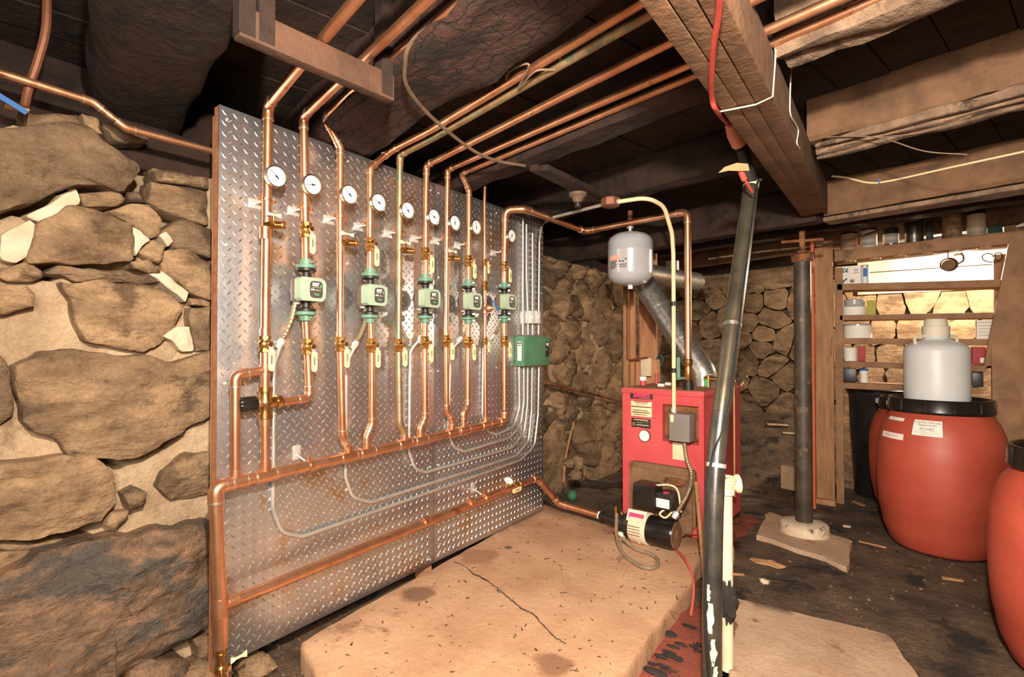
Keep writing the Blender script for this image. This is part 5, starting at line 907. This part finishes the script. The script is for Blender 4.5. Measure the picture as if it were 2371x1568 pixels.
d1 = Vector((.34, 4.56, ground(.34, 4.56) + .006)); t, rf = drum(d1, 'faded red plastic drum with white labels and the jug on its lid', 1.085)
lab, (a0, a1, z0, z1) = patch(d1, .315, (2119, 971), (2183, 1014), 'paper', 'shipping_label', t, rf=rf, t=.002)
def text_cyl(s, size, c, rf, ang, z, m, name, parent, dirn=1, off=.003):
    cu = bpy.data.curves.new('t', 'FONT'); cu.body = s; cu.size = size; cu.align_x = 'CENTER'; cu.align_y = 'CENTER'; cu.resolution_u = 2; ob = bpy.data.objects.new('t', cu); me = bpy.data.meshes.new_from_object(ob); bpy.data.objects.remove(ob); off_ = OFF.get(parent.name, Vector())
    for v in me.vertices:
        zz = z + v.co.y; r = rf(zz) + off; a = ang + v.co.x / r; v.co = Vector((c.x + math.cos(a) * r, c.y + math.sin(a) * r, zz)) - off_
    me.materials.clear(); me.materials.append(MATS[m]); me.name = name; o = bpy.data.objects.new(name, me); COL.objects.link(o); o.parent = parent; return o
am = (a0 + a1) / 2; hz = z1 - z0
for s_, f_, k in (('Cold Pack 3-60 Lobs', .022, .86), ('Pepperoncini', .025, .70), ('PO16457', .027, .45), ('Heat Pk: 1-10000', .016, .32), ('Serving Instructions Room Temperature', .0105, .22), ('June 28, 2004', .014, .12)): text_cyl(s_, f_ * .74, d1, rf, am, z0 + hz * k, 'grey_ink' if k < .4 else 'ink', 'lettering', lab)
l2, q2 = patch(d1, .305, (2063, 963), (2092, 976), 'paper', 'small_label', t, rf=rf, t=.002); text_cyl('------------', .014, d1, rf, (q2[0] + q2[1]) / 2, (q2[2] + q2[3]) / 2, 'grey_ink', 'lettering', l2)
l3, q3 = patch(d1, .325, (2046, 996), (2091, 1020), 'paper', 'torn_label', t, rf=rf, t=.002); text_cyl('PRODUCT OF', .018, d1, rf, (q3[0] + q3[1]) / 2, (q3[2] + q3[3]) / 2, 'red_ink', 'lettering', l3)
d2 = Vector((.745, 3.10, ground(.745, 3.1) + .006)); drum(d2, 'red plastic drum with a bare scuffed wall standing nearest the paver'); d3 = Vector((.285, 5.29, ground(.285, 5.29) + .006)); t, rf3 = drum(d3, 'red plastic drum half hidden behind the one with the jug'); patch(d3, .31, (2021, 922), (2034, 948), 'paper', 'torn_label', t, rf=rf3, t=.002)
jz = d1.z + .892 + .072; jc = Vector((d1.x - .015, d1.y, jz)); jg = thing('carboy', 'white translucent plastic carboy standing on the red drum lid', 'jug', jc)
MB().lathe(jc, EZ, [(.12, 0), (.165, .004), (.178, .02), (.180, .05), (.180, .36), (.172, .39), (.14, .415), (.095, .432), (.075, .442), (.07, .457), (.068, .49)], 44).build('body', 'jug', jg, angle=50)
kb = MB(); NR = 40; kb.rings([[jc + EZ * h + Vector((math.cos(2 * math.pi * k / NR), math.sin(2 * math.pi * k / NR), 0)) * (.074 * s + (.0022 if k % 2 and s > .98 else 0)) for k in range(NR)] for h, s in ((.462, .97), (.464, 1.0), (.532, 1.0), (.535, .9), (.575, .84), (.581, .78))]); kb.build('cap', 'jug_cap', jg)
for s in (-1, 1): e = Vector((math.cos(.62), math.sin(.62), 0)) * s; MB().path(spline([jc + e * .07 + EZ * .465, jc + e * .12 + EZ * .465, jc + e * .145 + EZ * .449, jc + e * .14 + EZ * .407], 5), .010, 8).build('grip', 'jug_cap', jg)
b0_ = Vector((.02, 5.83, ground(.02, 5.83))); bn_ = thing('trash_can', 'tall black plastic bin standing beneath the shelves', 'trash can', b0_); MB().lathe(b0_, EZ, [(.20, 0), (.21, .02), (.232, .5), (.236, .505), (.236, .52), (.248, .9), (.262, .93), (.27, .96), (.26, .985)], 40).build('body', 'black_plastic', bn_)
MB().lathe(b0_ + EZ * .97, EZ, [(.275, -.02), (.278, .0), (.262, .015), (.24, .018)], 40).build('rim', 'black_gloss', bn_); MB().lathe(b0_ + EZ * .985, EZ, [(.245, 0), (.235, .025), (.15, .04), (.01, .045)], 36).build('lid', 'brown_lid', bn_)
# ceiling and beam bits ----------------------------------------------------------
a, b = onZ(548, 88, 2.165), onZ(905, 238, 2.165); hf = thing('pipe_hanger_frame', 'brown wooden rail hung below the boards under the copper pipes', 'frame', a); MB().bar(a + EZ * .045, b + EZ * .045, .042, .09, bev=.003).build('rail', 'wood_red', hf); d = (b - a).normalized()
for q in (a + d * .02, a + d * .075, b - d * .03): MB().box(q + EZ * .18, (.045, .045, .34), Matrix.Rotation(math.atan2(d.y, d.x), 3, 'Z')).build('hanger', 'wood_dark', hf)
solo('overhead_cable', MB().path(spline([onZ(1050, 0, 2.34), onZ(955, 95, 2.30), onZ(938, 150, 2.27), onZ(945, 205, 2.25), onZ(1000, 272, 2.25), onZ(1090, 345, 2.25), onZ(1150, 372, 2.25), onZ(1215, 384, 2.27)], 8), .008, 7), 'cable_brown', 'old brown cable sagging across the copper pipes below the ceiling', 'cable')
solo('wire_loop', MB().path(spline([onZ(1170, 195, 2.30), onZ(1180, 165, 2.30), onZ(1225, 150, 2.28), onZ(1200, 205, 2.27), onZ(1240, 165, 2.27), onZ(1290, 160, 2.28), onZ(1298, 130, 2.30)], 8), .004, 6), 'cable_brown', 'thin dark wire looped round the ceiling pipes', 'wire')
for i, (p0, p1) in enumerate((((1235, 388), (1400, 470)), ((1258, 388), (1425, 468)))): solo('overhead_batten', MB().bar(onZ(*p0, 2.24), onZ(*p1, 2.24), .05, .03, bev=.002), 'wood_dark', 'narrow batten nailed below the joists, ' + ('nearer the tread plate' if i == 0 else 'nearer the grey tank'), 'batten', 'ceiling battens')
q = onZ(1338, 446, 2.23); t = thing('lamp_holder', 'old porcelain lamp holder under the ceiling batten', 'lamp holder', q - EZ * .08); MB().lathe(q, -EZ, [(.055, 0), (.055, .02), (.04, .03), (.025, .06)], 18).build('base', 'cable_brown', t); MB().lathe(q - EZ * .06, -EZ, [(.022, 0), (.022, .03), (.01, .035)], 14).build('socket', 'black_cast', t)
q = jb_; t = thing('junction_box', 'octagonal rusty junction box where the cream conduit starts', 'junction box', q - EZ * .03); MB().lathe(q + EZ * .03, -EZ, [(.055, 0), (.06, .005), (.06, .05), (.05, .055)], 8).build('box', 'pipe_brown', t); MB().cyl(q - EZ * .0, q + (onZ(1435, 466, 2.2) - q), .018, n=10).build('connector', 'zinc', t)
full, _ = fillet([onZ(1282, 503, 2.2), onZ(1380, 478, 2.2), jb_], .05); solo('overhead_conduit', MB().path(full, .011, 9), 'emt', 'thin conduit running from the panel corner to the junction box', 'conduit')
piperun('water_pipe', 'copper pipe running along the top of the stone wall behind the panel', 'pipe', [onX(-60, 150, -2.3), onX(215, 236, -2.3), onX(290, 296, -2.3), onX(520, 357, -2.3)], .0135, 'copper_dull', br=.05)
solo('drop_pipe', MB().path(spline([onX(108, -60, -2.28), onX(107, 60, -2.28), onX(88, 140, -2.3), onX(66, 205, -2.33), onX(54, 262, -2.38)], 6), .013, 9), 'pipe_brown', 'old brown pipe curving down behind the wall top copper pipe', 'pipe')
q = onX(38, 248, -2.34); t = thing('lever_valve', 'small valve with a blue lever above the big top stone', 'valve', q - EZ * .02); MB().cyl(q + EY * .03, q - EY * .03, .014, n=10).build('body', 'brass', t); MB().bar(q + Vector((.03, .02, -.02)), q + Vector((.03, -.05, .012)), .018, .006, (1, 0, 0)).build('lever', 'blue', t)
zb_ = 2.118
solo('red_cable', MB().path(spline([onZ(1668, -40, zb_), onZ(1663, 40, zb_), onZ(1650, 130, zb_), onZ(1648, 225, zb_), onZ(1662, 260, zb_), onX(1690, 292, -.55)], 8), .0085, 8), 'red_wire', 'red cable wandering along the underside of the big beam', 'cable')
a, b = onX(1688, 285, -.55), onX(1712, 332, -.53); solo('pink_wrap', MB().path([a, a.lerp(b, .5), b], [.02, .034, .036], 14), 'pink_tag', 'pink paper wrapped round the cable end under the beam', 'wrap')
a = b; b = onX(1722, 358, -.52); solo('cable_gland', MB().path([a, b], [.03, .024], 12), 'black_plastic', 'black gland below the pink wrap under the beam', 'gland')
q = onX(1704, 384, -.50); solo('tape_flap', MB().prism([(-.075, -.03), (-.05, -.005), (.0, .012), (.05, .008), (.06, -.02), (.02, -.022), (-.03, -.02)], q, RT, (RT.cross(EZ) * .3 + EZ).normalized(), .004), 'tan_leaf', 'curled brown tape flap sticking off the vent pipe top', 'tape')
solo('red_tie', MB().path(spline([onX(1714, 392, -.49), onX(1722, 412, -.48), onX(1730, 425, -.47), onX(1742, 445, -.46)], 6), [.013] * 9 + [.006] * 10, 7), 'red_wire', 'twisted red tie hanging at the vent pipe top', 'tie')
bside = lambda x, y: onP(x, y, br0 + Vector((.006, 0, 0)), (br1 - br0).cross(EZ).normalized())
solo('white_string', MB().path([onZ(1668, 258, zb_ + .006), onZ(1700, 252, zb_ + .004), onZ(1750, 242, zb_ + .004), onZ(1789, 224, zb_ + .004), bside(1795, 140), bside(1798, 60)], .0026, 5), 'string', 'white string tied across the underside of the big beam', 'string')
solo('frayed_string', MB().path(spline([bside(1832, 155), bside(1829, 230), bside(1831, 268), bside(1848, 300), bside(1845, 330), bside(1852, 345)], 5), .0028, 5), 'string', 'frayed white string hanging on the side of the big beam', 'string')
gp_ = f4(0, -.082, 2.24); gcab = lambda x, y: onP(x, y, gp_, KD)
t = thing('cream_cable', 'cream cable stapled along the face of the girder', 'cable', gcab(2010, 422)); MB().path(spline([gcab(1926, 408), gcab(1962, 412), gcab(2010, 423), gcab(2060, 419), gcab(2200, 388), gcab(2371, 351), gcab(2480, 328)], 6), .006, 7).build('sheath', 'cable_cream', t); q = gcab(2036, 420); MB().box(q, (.008, .014, .03)).build('staple', 'blue', t)
j3 = f3(0, -.1, 2.33); g3 = lambda x, y: onP(x, y, j3, KD)
solo('loose_wire', MB().path(spline([g3(1905, 318), g3(1990, 316), g3(2050, 322), g3(2140, 350), g3(2240, 358)], 6), .003, 5), 'cable_brown', 'thin wire drooping below the splintered joist', 'wire', 'loose wires under the joists'); solo('loose_wire', MB().path(spline([g3(2040, 318), g3(2130, 308), g3(2190, 290), g3(2250, 268)], 6), .003, 5), 'cable_brown', 'thin wire climbing along the splintered joist', 'wire', 'loose wires under the joists')
solo('grey_rope', MB().path(spline([onY(1640, 600, 5.0), onY(1770, 582, 5.05), onY(1905, 567, 5.15), onY(2000, 545, 5.2), onY(2100, 512, 5.2), onY(2230, 490, 5.2), onY(2400, 448, 5.2)], 6), .009, 7), 'wood_grey', 'grey cord strung in front of the top shelf cans', 'cord')
# litter on the ground -----------------------------------------------------------
def gpx(x, y): p = onZ(x, y, DIRT); return Vector((p.x, p.y, ground(p.x, p.y)))
lf = gpx(1775, 1306); pts = resample([(-.10, 0), (-.06, .04), (0, .055), (.07, .04), (.11, 0), (.06, -.045), (.0, -.03), (-.05, -.045)], 24); m = MB(); m.rings([[lf + Vector((a * s, b * s * .9, .008 + h + .012 * noise.noise(Vector((a * 20, b * 20, 0))))) for a, b in pts] for s, h in ((1, 0), (.98, .006), (.5, .012), (.1, .010))]); solo('dead_leaf', m, 'tan_leaf', 'curled tan scrap lying on the dirt near the broken pad', 'leaf')
a, b = gpx(1765, 1338), gpx(1848, 1350); solo('charred_stick', MB().path([a + EZ * .012, b + EZ * .012], [.009, .006], 7), 'char_bit', 'thin black stick lying on the dirt beside the tan scrap', 'stick')
q = gpx(1770, 1350); solo('plaster_crumb', MB().ball(q + EZ * .012, .022, (1.3, 1, .7), nz=.5, fr=60), 'plaster', 'pale plaster crumb beside the black stick', 'crumb')
q = gpx(1745, 1296); solo('wire_ring', MB().torus(q + EZ * .006, EZ, .014, .003, 14, 5), 'galv', 'tiny metal ring on the dirt beside the tan scrap', 'ring')
a = gpx(1846, 1138); solo('concrete_block', MB().box(a + EZ * .1, (.24, .16, .22), Matrix.Rotation(-.2, 3, 'Z'), .012), 'slab_light', 'pale rough block standing behind the jack post', 'block')
a = gpx(1905, 1168); solo('post_shim', MB().box(a + EZ * .02 + EY * .05, (.19, .12, .05), None, .006), 'wood_tan', 'short wood shim on the dirt at the shelf upright foot', 'shim')
for i, (x, y, l, w, an, m, lab) in enumerate(((1988, 1165, .13, .03, -.9, 'wood_tan', 'thin wood sliver lying near the black bin'), (2020, 1264, .16, .008, -.2, 'wood_tan', 'straw-thin splinter on the dirt near the labelled drum'), (2205, 1342, .10, .025, .2, 'wood_tan', 'pale wood chip on the dirt between the red drums'), (1960, 1222, .05, .03, .3, 'plaster', 'pale flake on the dirt past the broken pad'), (1705, 1328, .09, .02, .5, 'wood_tan', 'small wood chip beside the white standpipe'), (1800, 1010, .22, .12, .3, 'slab_light', 'flat pale stone on the raised dirt before the far wall'), (1830, 1088, .14, .05, .1, 'plaster', 'pale flake on the dirt behind the jack post'))):
    q = gpx(x, y)
    if y < 1020: q = onY(x, y, 6.6); q.z = ground(q.x, q.y)
    solo('wood_chip', MB().box(q + EZ * .008, (l, w, .012), Matrix.Rotation(an, 3, 'Z'), .003), m, lab, 'chip', 'scraps on the dirt floor')
rr_ = random.Random(8)
for k in range(16):
    x, y = 1480 + rr_.random() * 150, 1440 + rr_.random() * 120
    if x < 1460 + (1568 - y) * .55 + 30: x += 60
    q = onZ(x, y, -.066); solo('charcoal_flake', MB().ball(q + EZ * .006, .014 + .01 * rr_.random(), (1.2 + rr_.random(), .7, .35), n=8, m=5, nz=.4, fr=70), 'char_bit', 'small black flake lying on the red dust', 'flake', 'black flakes on the red dust')
solo('charcoal_shard', MB().ball(onZ(1514, 1555, -.06), .03, (1.9, .7, .3), n=10, m=6, nz=.3, fr=60), 'char_bit', 'long black shard on the red dust beside the slab edge', 'flake')
q = gpx(590, 1552); solo('loose_stone', MB().ball(q + EZ * .02, .10, (1.0, .75, .45), n=18, m=10, nz=.35, fr=30), 'stone', 'flat pale stone on the dirt below the plate corner', 'stone')
q = gpx(430, 1580); solo('loose_stone', MB().ball(q + EZ * .02, .12, (1.0, .9, .5), n=18, m=10, nz=.35, fr=30), 'stone', 'rounded stone on the dirt at the foot of the wall boulder', 'stone')
